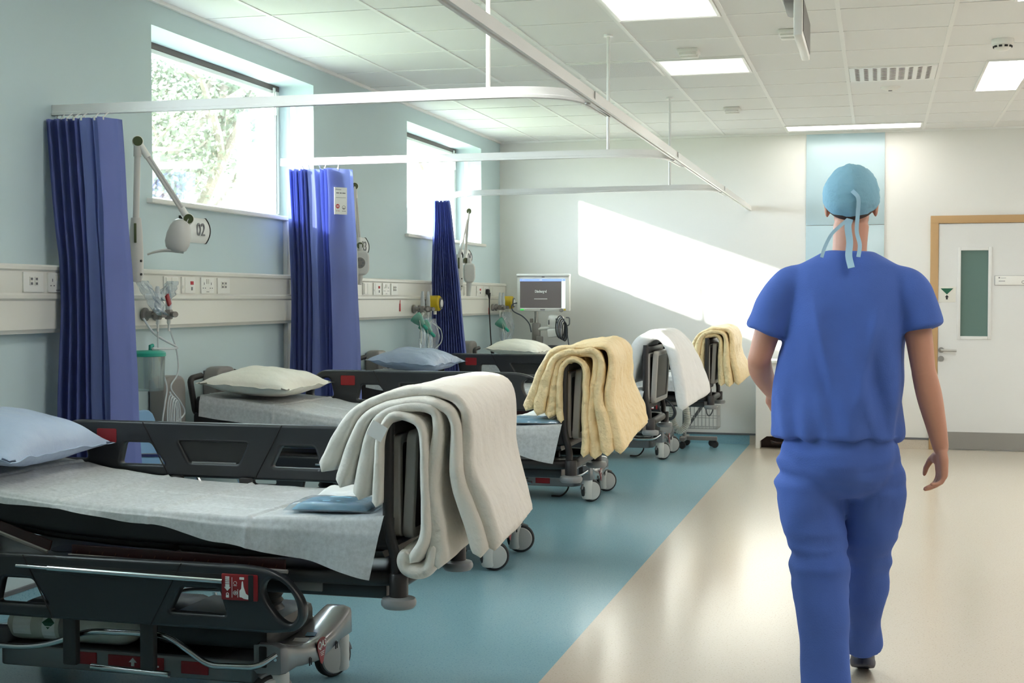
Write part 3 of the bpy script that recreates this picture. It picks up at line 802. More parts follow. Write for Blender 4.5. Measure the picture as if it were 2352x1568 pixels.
def make_trolley(k, yc, L, dx, label):
    root = empty('hospital_trolley', (TX+dx, yc, 0), label, 'hospital trolley', 'black hospital trolleys along the window wall')
    # base
    base_cover(root, 1); base_cover(root, -1)
    bm = B()
    bx(bm, 0.08, 0.50, -0.20, 0.20, 0.19, 0.285, 0.03); bx(bm, -0.52, 0.10, -0.085, 0.20, 0.16, 0.285, 0.03)
    obj('base_hood', bm, 'black_plastic', root)
    bm = B(); shape2d(bm, [rpoly([(-0.50, -0.235), (0.46, -0.235), (0.50, -0.18), (0.50, 0.18), (0.46, 0.235), (-0.50, 0.235)], 0.02)], 0.075, 0.008, T(0, 0, 0.130)); obj('base_tray', bm, 'trolley_grey', root)
    bm = B(); shape2d(bm, [rpoly([(-0.46, -0.232), (0.34, -0.232), (0.34, -0.07), (-0.46, -0.07)], 0.02)], 0.004, 0, T(0, 0, 0.169)); obj('cylinder_cradle', bm, 'black_frame', root, smooth=False)
    for x0, x1, z in ((-0.19, -0.12, 0.138), (-0.075, 0.135, 0.136), (0.20, 0.30, 0.132)):
        bm = B(); box(bm, ((x0+x1)/2, -0.2365, z), (x1-x0, 0.006, 0.042), 0.002); pl = obj('pedal_label', bm, 'red', root)
        if x1-x0 > 0.1:
            bm = B(); F = frame((0.03, -0.240, z), (1, 0, 0), (0, 0, 1))
            shape2d(bm, [[(-0.025, 0.0), (-0.010, 0.016), (0.005, 0.0), (-0.004, 0.0), (-0.004, -0.013), (-0.016, -0.013), (-0.016, 0.0)]], 0.001, 0, F)
            shape2d(bm, [[(0.02, 0.012), (0.024, 0.012), (0.026, 0.0), (0.06, -0.006), (0.06, -0.010), (0.022, -0.004)]], 0.001, 0, F)
            shape2d(bm, [rrect(0.02, 0.006, 0.001, 0.078, -0.008)], 0.001, 0, F)
            obj('pedal_arrow', bm, 'print_white', pl, smooth=False)
    for x in (-0.38, 0.36):
        bm = B(); lathe(bm, [(0.092, 0.28), (0.092, 0.285)] + [(0.080 if j % 2 else 0.088, 0.29+j*(0.115+L)/10) for j in range(11)] + [(0.07, 0.41+L), (0.07, 0.46+L)], 28, T(x, 0.02, 0)); obj('lift_column', bm, 'black_plastic', root)
    castor(root, 0.565, -0.262, (0.9, 0.40+PI, 0.75+PI, 0.8+PI)[k]); castor(root, 0.565, 0.262, (1.0, 0.30+PI, 0.55+PI, 0.6+PI)[k]); castor(root, -0.565, -0.270, 0.5); castor(root, -0.565, 0.270, 0.3)
    for s in (-1, 1):
        y = s*0.345
        bm = B()
        pts = [(-0.60, s*0.29, 0.215), (-0.57, y, 0.195), (-0.34, y, 0.191), (-0.24, y, 0.205), (-0.08, y, 0.262), (0.205, y, 0.268), (0.297, y, 0.213), (0.358, y, 0.176), (0.53, y, 0.182), (0.575, s*0.300, 0.215)]
        tube(bm, fillet(pts, 0.05, 5), 0.010, 10); obj('pedal_bar', bm, 'chrome', root)
        bm = B(); tube(bm, [(-0.10, s*0.30, 0.130), (0.19, s*0.30, 0.122)], 0.011, 10); obj('brake_pedal', bm, 'chrome', root)
    # chassis under the mattress
    bm = B()
    zc = 0.478+L
    lp = [(-0.98, -0.29, zc), (0.90, -0.29, zc), (1.0, -0.25, zc), (1.0, 0.25, zc), (0.90, 0.29, zc), (-0.98, 0.29, zc), (-0.98, -0.29, zc)]
    tube(bm, fillet(lp, 0.07, 6), 0.024, 12)
    obj('chassis_frame', bm, 'black_frame', root)
    bm = B(); bx(bm, -0.92, 0.94, -0.255, 0.255, 0.405+L, 0.458+L, 0.012); obj('chassis_beam', bm, 'rail_plastic', root)
    bm = B(); bx(bm, 0.62, 0.72, -0.262, -0.252, 0.42+L, 0.45+L, 0.003); obj('rating_label', bm, 'panel_grey', root)
    for x in (-0.85, 0.80):
        for y in (-0.22, 0.22):
            bm = B(); bx(bm, x-0.02, x+0.02, y-0.02, y+0.02, 0.45+L, top_z(x)-0.10+L, 0.004); obj('deck_strut', bm, 'black_frame', root)
    bm = B()                                                       # deck follows the mattress
    for x0, x1 in ((-1.0, -0.44), (-0.42, 0.22), (0.24, 0.95)):
        rings = []
        for i in range(9):
            x = x0+(x1-x0)*i/8; z = top_z(x)-0.118+L
            rings.append([bm.verts.new((x, y, zz)) for y, zz in ((-0.315, z), (-0.325, z+0.012), (0.325, z+0.012), (0.315, z), (0.30, z-0.012), (-0.30, z-0.012))])
        for A, C in zip(rings[:-1], rings[1:]):
            for q in range(6): bm.faces.new((A[q], A[(q+1) % 6], C[(q+1) % 6], C[q]))
        bm.faces.new(rings[0]); bm.faces.new(rings[-1])
    obj('deck', bm, 'black_frame', root)
    # dark red scale strip along the edge of the deck
    bm = B()
    for (xa, za), (xb, zb) in (((-0.14, 0.532), (0.63, 0.519)), ((-0.60, 0.655), (-0.22, 0.540))):
        a_, b_ = Vector((xa, -0.345, za+L)), Vector((xb, -0.345, zb+L)); box(bm, (a_+b_)/2, ((b_-a_).length, 0.008, 0.034), 0.002, rot=RY(math.atan2(za-zb, xb-xa)).to_3x3())
    st = obj('scale_strip', bm, 'dark_red', root, smooth=False)
    bm = B()
    for q in range(16): box(bm, (-0.12+q*0.048, -0.3495, 0.526+L-q*0.0008), (0.0014, 0.001, 0.010), 0, rot=RY(0.5).to_3x3())
    obj('scale_marks', bm, 'tick_brown', st, smooth=False)
    bm = B(); tube(bm, [(-0.15, -0.352, 0.512+L), (0.64, -0.352, 0.498+L)], 0.007, 6); tube(bm, [(-0.60, -0.352, 0.635+L), (-0.23, -0.352, 0.52+L)], 0.007, 6); obj('edge_trim', bm, 'panel_grey', root)
    # mattress
    bm = B(); rings = []
    for i in range(41):
        x = -1.02+1.985*i/40
        e = max(0.0, 1-min(i, 40-i)/2.0); z = top_z(x)+L
        hw = 0.340-0.02*e; th = 0.105; r = 0.022
        sec = []
        for cx, cz, a0 in ((hw-r, z-r-0.01*e, 0), (-hw+r, z-r-0.01*e, PI/2), (-hw+r, z-th+r, PI), (hw-r, z-th+r, PI*1.5)):
            for q in range(5):
                a = a0+PI/2*q/4; sec.append((cx+r*math.cos(a), cz+r*math.sin(a)))
        rings.append([bm.verts.new((x, y, zz)) for y, zz in sec])
    n = len(rings[0])
    for A, C in zip(rings[:-1], rings[1:]):
        for q in range(n): bm.faces.new((A[q], A[(q+1) % n], C[(q+1) % n], C[q]))
    bm.faces.new(rings[0]); bm.faces.new(rings[-1])
    obj('mattress', bm, 'mattress_black', root, angle=60)
    # rails: near one dropped, far one up
    side_rail(root, -1, 0.312+L*0.6); side_rail(root, 1, 0.685+L)
    for x in (-0.125, 0.16):
        bm = B(); bx(bm, x-0.026, x+0.026, -0.393, -0.363, 0.155, 0.40+L*0.6, 0.008); bx(bm, x-0.02, x+0.02, -0.365, -0.25, 0.40+L*0.6, 0.43+L, 0.006); obj('rail_arm', bm, 'black_frame', root)
        bm = B(); bx(bm, x-0.026, x+0.026, 0.33, 0.352, 0.45+L, 0.695+L, 0.008); bx(bm, x-0.02, x+0.02, 0.25, 0.352, 0.42+L, 0.46+L, 0.006); obj('rail_arm', bm, 'black_frame', root)
    bm = B(); tube(bm, spline([(0.40, -0.10, 0.12), (0.395, -0.10, 0.06), (0.35, -0.10, 0.012), (0.28, -0.10, 0.008)], 6), 0.006, 6); obj('earth_strap', bm, 'cable_black', root)
    # bumpers
    for sx in (1.0, -1.02):
        for sy in (-1, 1):
            bm = B(); M = T(sx, sy*0.312, 0)
            lathe(bm, [(0.028, 0.395+L), (0.048, 0.397+L), (0.055, 0.406+L), (0.056, 0.416+L), (0.052, 0.426+L), (0.030, 0.432+L), (0.0, 0.432+L)], 26, M); u = obj('bumper', bm, 'bumper_grey', root)
            bm = B(); lathe(bm, [(0.030, 0.432+L), (0.030, 0.50+L), (0.026, 0.505+L)], 18, M); obj('bumper_post', bm, 'black_frame', u)
    # foot frame with two clipped shelf panels
    bm = B(); box(bm, (0.972, 0, 0.960+L), (0.034, 0.62, 0.040), 0.008)
    ff = obj('foot_frame', bm, 'black_frame', root)
    for s in (-1, 1):
        bm = B(); tube(bm, fillet([(0.99, s*0.312, 0.49+L), (0.992, s*0.312, 0.55+L), (0.965, s*0.312, 0.64+L), (0.968, s*0.312, 0.99+L)], 0.05, 6), 0.0175, 12)
        obj('post', bm, 'black_frame', ff)
    bm = B(); box(bm, (0.972, 0, 0.595+L), (0.03, 0.60, 0.02), 0.005); obj('crossbar', bm, 'black_frame', ff)
    YZ = frame((0, 0, 0), (0, 1, 0), (0, 0, 1))
    for x, zc2, h, w, tilt in ((0.968, 0.770, 0.33, 0.54, 0.0), (1.016, 0.775, 0.345, 0.54, 0.05)):
        M = T(x, 0.015, zc2+L) @ RY(tilt) @ YZ
        bm = B(); shape2d(bm, [rrect(w, h, 0.035), rrect(w-0.06, h-0.06, 0.02)], 0.034, 0.006, M); p = obj('shelf_panel', bm, 'shelf_grey', ff)
        bm = B(); shape2d(bm, [rrect(w-0.05, h-0.05, 0.02)], 0.016, 0, M); obj('panel_inset', bm, 'black_frame', p, smooth=False)
    # push handles at the head
    for s in (-1, 1):
        bm = B()
        tube(bm, fillet([(-0.96, s*0.285, 0.58+L), (-1.02, s*0.285, 0.68+L), (-1.045, s*0.285, 0.70+L), (-1.075, s*0.285, 0.873+L), (-1.055, s*0.195, 0.885+L)], 0.03, 5), 0.0165, 12); obj('push_handle', bm, 'black_frame', root)
        bm = B(); bx(bm, -1.04, -0.88, s*0.25, s*0.325, 0.555+L, 0.70+L, 0.02); obj('handle_mount', bm, 'black_frame', root)
    return root

TL = ['black hospital trolley nearest the viewer, under the cream white duvet', 'second black hospital trolley from the viewer, with the nearer yellow duvet',
      'third black hospital trolley from the viewer, with the white duvet', 'farthest black hospital trolley, near the back wall, with the small yellow duvet']
for k, (yc, L, dx) in enumerate(BEDS): make_trolley(k, yc, L, dx, TL[k])

# gas cylinder lying in the nearest trolley's cradle
o = empty('gas_cylinder', (TX-0.26, 4.36-0.165, 0.226), 'white gas cylinder with a green diamond sticker under the nearest trolley', 'gas cylinder')
bm = B(); lathe(bm, [(0, -0.24), (0.03, -0.238), (0.050, -0.215), (0.054, -0.19), (0.054, 0.19), (0.050, 0.22), (0.036, 0.25), (0.018, 0.265), (0.016, 0.29)], 28, RY(PI/2)); obj('bottle', bm, 'cylinder_white', o)
bm = B(); lathe(bm, [(0.022, 0.285), (0.024, 0.30), (0.024, 0.33), (0.010, 0.34)], 16, RY(PI/2)); obj('valve', bm, 'steel', o)
bm = B(); lathe(bm, [(0.0545, -0.02), (0.056, -0.018), (0.056, 0.006), (0.0545, 0.008)], 28, RY(PI/2)); obj('strap', bm, 'panel_grey', o)
def wrapped(bm, pts, r=0.0548):
    bm.faces.new([bm.verts.new((x, -r*math.cos(a), r*math.sin(a))) for x, a in pts])
bm = B()
for q in range(6): wrapped(bm, [(-0.20, -0.5+q*0.2), (-0.13, -0.5+q*0.2), (-0.13, -0.3+q*0.2), (-0.20, -0.3+q*0.2)]); wrapped(bm, [(-0.085, -0.8+q*0.3), (-0.035, -0.8+q*0.3), (-0.035, -0.5+q*0.3), (-0.085, -0.5+q*0.3)])
obj('sticker', bm, 'print_white', o, smooth=False)
bm = B(); wrapped(bm, [(-0.085, 0.35), (-0.06, -0.05), (-0.035, 0.35), (-0.06, 0.75)], 0.0556); obj('diamond', bm, 'green_dark', o, smooth=False)
bm = B(); wrapped(bm, [(-0.08, 0.8), (-0.04, 0.8), (-0.04, 1.1), (-0.08, 1.1)], 0.0556); obj('yellow_tag', bm, 'yellow_plastic', o, smooth=False)

# ------------------------------------------------------------------ bedding
def drape_sheet(k, yc, L, dx, label, head_drop, seed):
    """Paper sheet lying on the mattress, hanging over its near side towards the foot."""
    root = (TX+dx, yc, 0)
    tab = [(-1.0, head_drop), (-0.55, head_drop*0.95), (-0.45, 0.03), (-0.2, 0.016), (0.16, 0.036), (0.40, 0.075), (0.68, 0.12), (0.965, 0.19)]
    if k > 0: tab = [(u, max(d0, 0.10 if u < 0.5 else d0)) for u, d0 in tab]
    NX, NT, NH = 280, 84, 18
    bm = B(); grid = []
    for i in range(NX+1):
        x = -0.985+1.945*i/NX
        z = top_z(x)+L+0.006
        d = interp(x, tab) + 0.006*noise.noise(Vector((x*7, seed, 0)))
        xe = 0.0
        row = []
        for j in range(NT+NH+1):
            if j <= NT:
                t = j/NT; y = 0.332-t*0.668
                px, py, pz = x, y, z
                edge = min(1, (0.336+min(y, 0.0)+0.0)/0.05) if y < -0.28 else 1
                pz += 0.004*noise.noise(Vector((x*4, y*4, seed))) + 0.002*noise.noise(Vector((x*14, y*14, seed+3)))
                for f in (-0.55, -0.18, 0.17, 0.52):
                    pz += 0.006*math.exp(-((x-f-0.06*y)/0.006)**2) - 0.003*math.exp(-((x-f-0.06*y-0.014)/0.008)**2)
                pz += 0.005*math.exp(-((y-0.02-0.03*x)/0.006)**2)
                pz += 0.004*math.exp(-((y+0.19-0.04*x)/0.006)**2) + 0.003*math.exp(-((x-0.9*y-0.2)/0.012)**2)
            else:
                s = (j-NT)/NH
                px = x - 0.04*s*max(0, (x-0.7)/0.26)
                bulge = 0.012+0.014*s*(0.5+noise.noise(Vector((x*5, seed+7, 0))))
                py = -0.340-bulge*min(1, s*4)
                pz = z - 0.008*min(1, s*6) - max(d, 0.012)*s
                for f in (-0.55, -0.18, 0.17, 0.52): py -= 0.006*math.exp(-((x-f+0.02)/0.01)**2)*min(1, s*3)
            row.append(bm.verts.new((px, py, pz)))
        grid.append(row)
    for A, C in zip(grid[:-1], grid[1:]):
        for j in range(len(A)-1): bm.faces.new((A[j], C[j], C[j+1], A[j+1]))
    o = obj('disposable_sheet', bm, 'nonwoven', None, angle=80, loc=root)
    tag(o, label, 'sheet', 'paper sheets on the trolleys')

SL = ['thin grey white paper sheet on the nearest trolley, its corner hanging down', 'paper sheet under the cream pillow on the second trolley', 'paper sheet under the blue pillow on the third trolley', 'paper sheet on the farthest trolley']
for k, (yc, L, dx) in enumerate(BEDS): drape_sheet(k, yc, L, dx, SL[k], 0.02 if k == 0 else 0.105, k*3.7+1)

def pillow(name, loc, size, rot, m, label, seed, wr=1.0):
    """Soft pillow: long axis x, short axis y."""
    w, d, h = size
    bm = B(); NU, NV = 64, 44
    def pt(i, j, s):
        u, v = -1+2*i/NU, -1+2*j/NV
        k = (max(0, 1-abs(u)**2.6))**0.62*(max(0, 1-abs(v)**2.6))**0.62
        pin = 1-0.10*(1-abs(u)**2)*abs(v)**3; piv = 1-0.10*(1-abs(v)**2)*abs(u)**3
        x = w/2*u*piv; y = d/2*v*pin
        wrk = 0.016*wr*noise.noise(Vector((x*5+seed, y*5, s*3))) + 0.007*wr*noise.noise(Vector((x*16+seed, y*9, s*5)))
        edge = 0.010*wr*noise.noise(Vector((u*4+seed, v*4, 9)))*(1-k)
        z = s*h/2*k*(1.0 if s > 0 else 0.75) + wrk*k**0.5*(1 if s > 0 else 0.5) + edge
        return (x, y, z)
    top = [[bm.verts.new(pt(i, j, 1)) for j in range(NV+1)] for i in range(NU+1)]
    bot = [[top[i][j] if i in (0, NU) or j in (0, NV) else bm.verts.new(pt(i, j, -1)) for j in range(NV+1)] for i in range(NU+1)]
    for i in range(NU):
        for j in range(NV):
            bm.faces.new((top[i][j], top[i+1][j], top[i+1][j+1], top[i][j+1]))
            bm.faces.new((bot[i][j], bot[i][j+1], bot[i+1][j+1], bot[i+1][j]))
    # flat seam flange round the edge
    ring = [(i, 0) for i in range(NU)] + [(NU, j) for j in range(NV)] + [(NU-i, NV) for i in range(NU)] + [(0, NV-j) for j in range(NV)]
    outv = []
    for (i, j) in ring:
        p = top[i][j].co; n2 = Vector((p.x/(w*w), p.y/(d*d), 0)).normalized()
        outv.append(bm.verts.new(p + n2*0.010))
    for q in range(len(ring)):
        a, b = ring[q], ring[(q+1) % len(ring)]
        bm.faces.new((top[a[0]][a[1]], top[b[0]][b[1]], outv[(q+1) % len(ring)], outv[q]))
    o = obj(name, bm, m, None, angle=85, loc=loc)
    o.rotation_euler = rot
    return tag(o, label, 'pillow')
pillow('pillow', (-3.09, 4.36, 0.852), (0.68, 0.50, 0.20), (0.02, 0.13, PI/2+0.05), 'pillow_blue', 'pale blue pillow on the nearest trolley, cut by the left edge', 1.0, 1.2)
bpy.data.objects['pillow'].rotation_euler = (0.16, 0.0, PI/2+0.03)
pillow('pillow', (-3.19, 6.82, 0.912), (0.70, 0.50, 0.17), (0.06, 0.0, PI/2+0.05), 'pillow_cream', 'cream pillow on the second trolley, before the middle curtain', 4.0)
pillow('pillow', (-3.17, 9.25, 0.925), (0.68, 0.50, 0.18), (0.06, 0.0, PI/2-0.05), 'pillow_blue', 'pale blue pillow on the third trolley, before the far curtain', 7.0, 1.2)
pillow('pillow', (-3.06, 11.75, 0.920), (0.68, 0.48, 0.17), (0.06, 0.0, PI/2), 'pillow_cream', 'cream pillow on the farthest trolley, below the monitor', 9.0)

def duvet(name, yc, dx, L, layers, y0, y1, m, label, seed, wr):
    """Folded duvet hung over the foot frame. Each layer: near path, far path ((x, z, thickness) points), near/far trim."""
    bm = B()
    NS, NY = 60, 46
    for li, (pn, pf, trim) in enumerate(layers):
        a, b = spline([Vector((p[0], p[1], p[2])) for p in pn], 10), spline([Vector((p[0], p[1], p[2])) for p in pf], 10)
        def res(pts):
            ds = [0]
            for u, v in zip(pts[:-1], pts[1:]): ds.append(ds[-1]+(Vector((v.x, v.y))-Vector((u.x, u.y))).length)
            out = []
            for i in range(NS+1):
                s = ds[-1]*i/NS
                q = 0
                while q < len(ds)-2 and ds[q+1] < s: q += 1
                t = (s-ds[q])/max(1e-9, ds[q+1]-ds[q]); out.append(pts[q].lerp(pts[q+1], t))
            return out
        a, b = res(a), res(b)
        dsl = sum((Vector((v_.x, v_.y))-Vector((u_.x, u_.y))).length for u_, v_ in zip(a[:-1], a[1:]))/NS
        rings = []
        for j in range(NY+1):
            v = 0.5-0.5*math.cos(PI*j/NY)*(0.9+0.1*abs(math.cos(PI*j/NY)))
            y = y0+trim + (y1-y0-trim)*v
            ew = 0.024/(y1-y0)
            e = min(1, min(v, 1-v)/ew); e = math.sqrt(max(0.0, 1-(1-e)**2))
            path = [p.lerp(q, v) for p, q in zip(a, b)]
            N = len(path); outer, inner = [], []
            for i, p in enumerate(path):
                t = path[min(i+1, N-1)]-path[max(i-1, 0)]; t = Vector((t.x, t.y)).normalized(); nv = Vector((-t.y, t.x))
                se = min(i, N-1-i)*dsl/(0.5*p.z); se = min(1, se); se = math.sqrt(max(0, 1-(1-se)**2))
                th = 0.5*p.z*(0.12+0.88*e)*(0.10+0.90*se)
                w1 = wr*(0.014*noise.noise(Vector((p.x*6+seed+li*5, y*3.0, p.y*3))) + 0.007*noise.noise(Vector((p.x*9+seed, y*16, p.y*5+li))) + 0.005*noise.noise(Vector((p.x*20+seed, y*9, p.y*18))) - 0.016*max(0, 0.35-abs(noise.noise(Vector((p.x*7+seed+li*2, y*7+p.y*2, p.y*4)))))*(1 if wr > 0.7 else 0.4))
                wob = 0.016*wr*noise.noise(Vector((li*3.1+seed, p.y*5, p.x*3)))*(1 if v < 0.5 else -1)*(1-e)
                c = Vector((p.x, p.y))
                o1 = c+nv*(th+w1); i1 = c-nv*(th-w1*0.6)
                outer.append((o1.x, y+wob, o1.y)); inner.append((i1.x, y+wob, i1.y))
            ring = outer + inner[::-1]
            rings.append([bm.verts.new(q) for q in ring])
        n = len(rings[0])
        for A, C in zip(rings[:-1], rings[1:]):
            for q in range(n): bm.faces.new((A[q], A[(q+1) % n], C[(q+1) % n], C[q]))
        for rg in (rings[0], rings[-1]):
            h = n//2
            for q in range(h-1): bm.faces.new((rg[q], rg[q+1], rg[n-2-q], rg[n-1-q]))
    o = obj(name, bm, m, None, angle=80, loc=(TX+dx+0.99, yc, L))
    return tag(o, label, 'duvet', 'folded duvets over the trolley foot frames')

TH = 0.036
def lay(inx, inz, topz, outx, outz, t=TH, fo=0.0, topx=0.0, inner=0.0):
    """x relative to the foot frame (0): inside end, arch, outside end."""
    return [(inx, inz, t*1.75), (inx*0.66-0.01, inz+(topz-inz)*0.55, t*1.4), (inx*0.42-0.012, topz-0.05, t), (-0.022+topx*0.3, topz-0.008, t), (0.055+topx, topz, t), (0.055+outx*0.35+topx*0.6, topz-0.055, t), (outx*0.62+0.03, topz-(topz-outz)*0.48, t*1.5), (outx*0.86+0.01, topz-(topz-outz)*0.78, t*1.75), (outx, outz, t*1.8)]
D1 = [(lay(-0.25, 0.815, 1.075, 0.325, 0.590, 0.034, topx=0.09), lay(-0.25, 0.80, 1.085, 0.245, 0.590, 0.034, topx=0.07), 0.02),
      (lay(-0.18, 0.770, 1.042, 0.285, 0.570, 0.034, topx=0.07), lay(-0.18, 0.77, 1.050, 0.20, 0.600, 0.034, topx=0.05), 0.0),
      (lay(-0.115, 0.735, 1.026, 0.150, 0.530, 0.034, topx=0.06), lay(-0.12, 0.73, 1.026, 0.15, 0.60, 0.034, topx=0.05), -0.01),
      ([(-0.055, 0.715, 0.04), (-0.050, 0.80, 0.036), (-0.040, 0.93, 0.03), (-0.005, 1.0, 0.03), (0.06, 0.995, 0.03), (0.10, 0.95, 0.03), (0.108, 0.80, 0.036), (0.105, 0.63, 0.04), (0.06, 0.545, 0.045)],
       [(-0.06, 0.72, 0.04), (-0.055, 0.80, 0.036), (-0.040, 0.93, 0.03), (-0.005, 1.0, 0.03), (0.06, 0.995, 0.03), (0.10, 0.95, 0.03), (0.108, 0.80, 0.036), (0.11, 0.68, 0.04), (0.08, 0.60, 0.045)], -0.02),
      ([(0.040, 0.58, 0.045), (0.030, 0.545, 0.05), (0.045, 0.518, 0.05), (0.085, 0.512, 0.05), (0.12, 0.535, 0.045), (0.135, 0.60, 0.04)],
       [(0.06, 0.64, 0.04), (0.05, 0.61, 0.04), (0.065, 0.585, 0.045), (0.10, 0.58, 0.045), (0.13, 0.60, 0.04), (0.14, 0.64, 0.04)], -0.01)]
duvet('duvet', 4.36, 0, 0.0, D1, -0.33, 0.42, 'duvet_cream', 'thick cream white duvet folded over the foot of the nearest trolley', 2.0, 0.55)
D2 = [(lay(-0.215, 0.745, 1.070, 0.265, 0.545, 0.034, topx=0.10), lay(-0.22, 0.75, 1.075, 0.25, 0.630, 0.034, topx=0.06), 0.0),
      (lay(-0.155, 0.725, 1.045, 0.20, 0.535, 0.036, topx=0.07), lay(-0.16, 0.74, 1.045, 0.19, 0.62, 0.036, topx=0.03), -0.02),
      (lay(-0.100, 0.710, 1.026, 0.135, 0.515, 0.036, topx=0.05), lay(-0.10, 0.72, 1.026, 0.14, 0.60, 0.036, topx=0.05), 0.0),
      ([(-0.045, 0.690, 0.04), (-0.045, 0.80, 0.036), (-0.040, 0.93, 0.03), (-0.005, 1.0, 0.03), (0.05, 0.995, 0.03), (0.08, 0.95, 0.03), (0.085, 0.80, 0.036), (0.09, 0.63, 0.04), (0.085, 0.525, 0.045)],
       [(-0.05, 0.70, 0.04), (-0.05, 0.80, 0.036), (-0.040, 0.93, 0.03), (-0.005, 1.0, 0.03), (0.05, 0.995, 0.03), (0.08, 0.95, 0.03), (0.085, 0.80, 0.036), (0.09, 0.68, 0.04), (0.09, 0.60, 0.045)], -0.02)]
duvet('duvet', 6.86, 0, 0.07, D2, -0.33, 0.40, 'duvet_yellow', 'wrinkled yellow duvet over the foot of the second trolley', 5.0, 1.25)
D3 = [([(-0.17, 0.72, 0.10), (-0.14, 0.86, 0.10), (-0.09, 0.98, 0.09), (-0.02, 1.045, 0.07), (0.06, 1.05, 0.06), (0.12, 0.98, 0.07), (0.16, 0.85, 0.08), (0.19, 0.70, 0.08), (0.21, 0.555, 0.07)],
       [(-0.17, 0.72, 0.10), (-0.14, 0.86, 0.10), (-0.09, 0.98, 0.09), (-0.02, 1.05, 0.07), (0.07, 1.06, 0.06), (0.16, 0.98, 0.07), (0.22, 0.85, 0.08), (0.27, 0.72, 0.08), (0.30, 0.62, 0.07)], 0.05)]
duvet('duvet', 9.28, 0, 0.07, D3, -0.27, 0.40, 'duvet_white', 'smooth plump white duvet over the foot of the third trolley', 8.0, 0.8)
D4 = [(lay(-0.20, 0.76, 1.070, 0.24, 0.60, 0.034, topx=0.06), lay(-0.20, 0.76, 1.075, 0.27, 0.645, 0.034, topx=0.06), 0.0),
      (lay(-0.14, 0.74, 1.045, 0.17, 0.585, 0.036, topx=0.03), lay(-0.14, 0.74, 1.045, 0.17, 0.65, 0.036, topx=0.03), -0.02),
      (lay(-0.08, 0.72, 1.015, 0.10, 0.59, 0.036), lay(-0.08, 0.72, 1.015, 0.10, 0.64, 0.036), 0.0)]
duvet('duvet', 11.81, 0.10, 0.048, D4, -0.31, 0.34, 'duvet_yellow', 'small looking yellow duvet over the foot of the farthest trolley', 11.0, 0.9)

# care tag on the cream duvet's inner fold
bm = B(); box(bm, (TX+0.99-0.045, 4.36-0.355, 0.955), (0.055, 0.002, 0.05), 0, rot=RY(0.5).to_3x3())
tag(obj('care_label', bm, 'print_white', smooth=False), 'small white cloth label sticking out of the cream duvet fold', 'label')

# packs lying on the sheets at the foot
def soft_slab(bm, w, d, h, seed, amp=0.006, n=22, fold=0.0):
    top = []; bot = []
    for i in range(n+1):
        ra, rb = [], []
        for j in range(n+1):
            u, v = -1+2*i/n, -1+2*j/n
            k = (1-abs(u)**8)**0.5*(1-abs(v)**8)**0.5
            x, y = w/2*u + 0.006*noise.noise(Vector((u*3, v*3, seed))), d/2*v + 0.006*noise.noise(Vector((v*3, u*3, seed+5)))
            zt = h*k + amp*noise.noise(Vector((x*22, y*22, seed)))*k + fold*max(0, noise.noise(Vector((x*7, y*7, seed+2))))*k
            ra.append(bm.verts.new((x, y, max(zt, 0.0006)))); 
        top.append(ra)
    for i in range(n+1): bot.append([bm.verts.new((top[i][j].co.x, top[i][j].co.y, 0)) for j in range(n+1)])
    for i in range(n):
        for j in range(n):
            bm.faces.new((top[i][j], top[i+1][j], top[i+1][j+1], top[i][j+1])); bm.faces.new((bot[i][j], bot[i][j+1], bot[i+1][j+1], bot[i+1][j]))
    for i in range(n):
        for (P, q, r) in ((0, (i, 0), (i+1, 0)), (0, (i+1, n), (i, n)), (0, (0, i+1), (0, i)), (0, (n, i), (n, i+1))):
            bm.faces.new((top[q[0]][q[1]], top[r[0]][r[1]], bot[r[0]][r[1]], bot[q[0]][q[1]]))
for k, (yc, L, dx) in enumerate(BEDS[:2]):
    who = ('nearest', 'second')[k]
    xx = 0.735 if k == 0 else 0.80
    z0 = 0.683+L
    o = empty('blue_pad_pack', (TX+xx, yc-0.16 if k == 0 else yc-0.22, z0), 'folded blue pad in clear film on the %s trolley' % who, 'pad pack', rz=0.08)
    bm = B(); soft_slab(bm, 0.25, 0.20, 0.020, 2+k, 0.002); obj('blue_pad', bm, 'pad_blue', o, loc=(0, 0, 0.002))
    bm = B(); soft_slab(bm, 0.30, 0.23, 0.0235, 7+k, 0.004); obj('film_wrap', bm, 'film', o)
    bm = B(); soft_slab(bm, 0.30, 0.27, 0.016, 13+k, 0.008, 30, 0.035)
    q = obj('folded_gown', bm, 'paper', None, angle=70, loc=(TX+xx+0.01, yc+0.14 if k == 0 else yc+0.06, z0+0.002)); q.rotation_euler = (0, 0, -0.15)
    tag(q, 'crumpled white folded gown behind the blue pad on the %s trolley' % who, 'gown')
bm = B(); soft_slab(bm, 0.32, 0.20, 0.03, 31, 0.02, 30, 0.17)
o = obj('plastic_bundle', bm, 'film', None, angle=70, loc=(-2.36, 12.185, 0.943))
tag(o, 'crumpled clear plastic bundle showing behind the yellow and white duvets', 'plastic bundle')
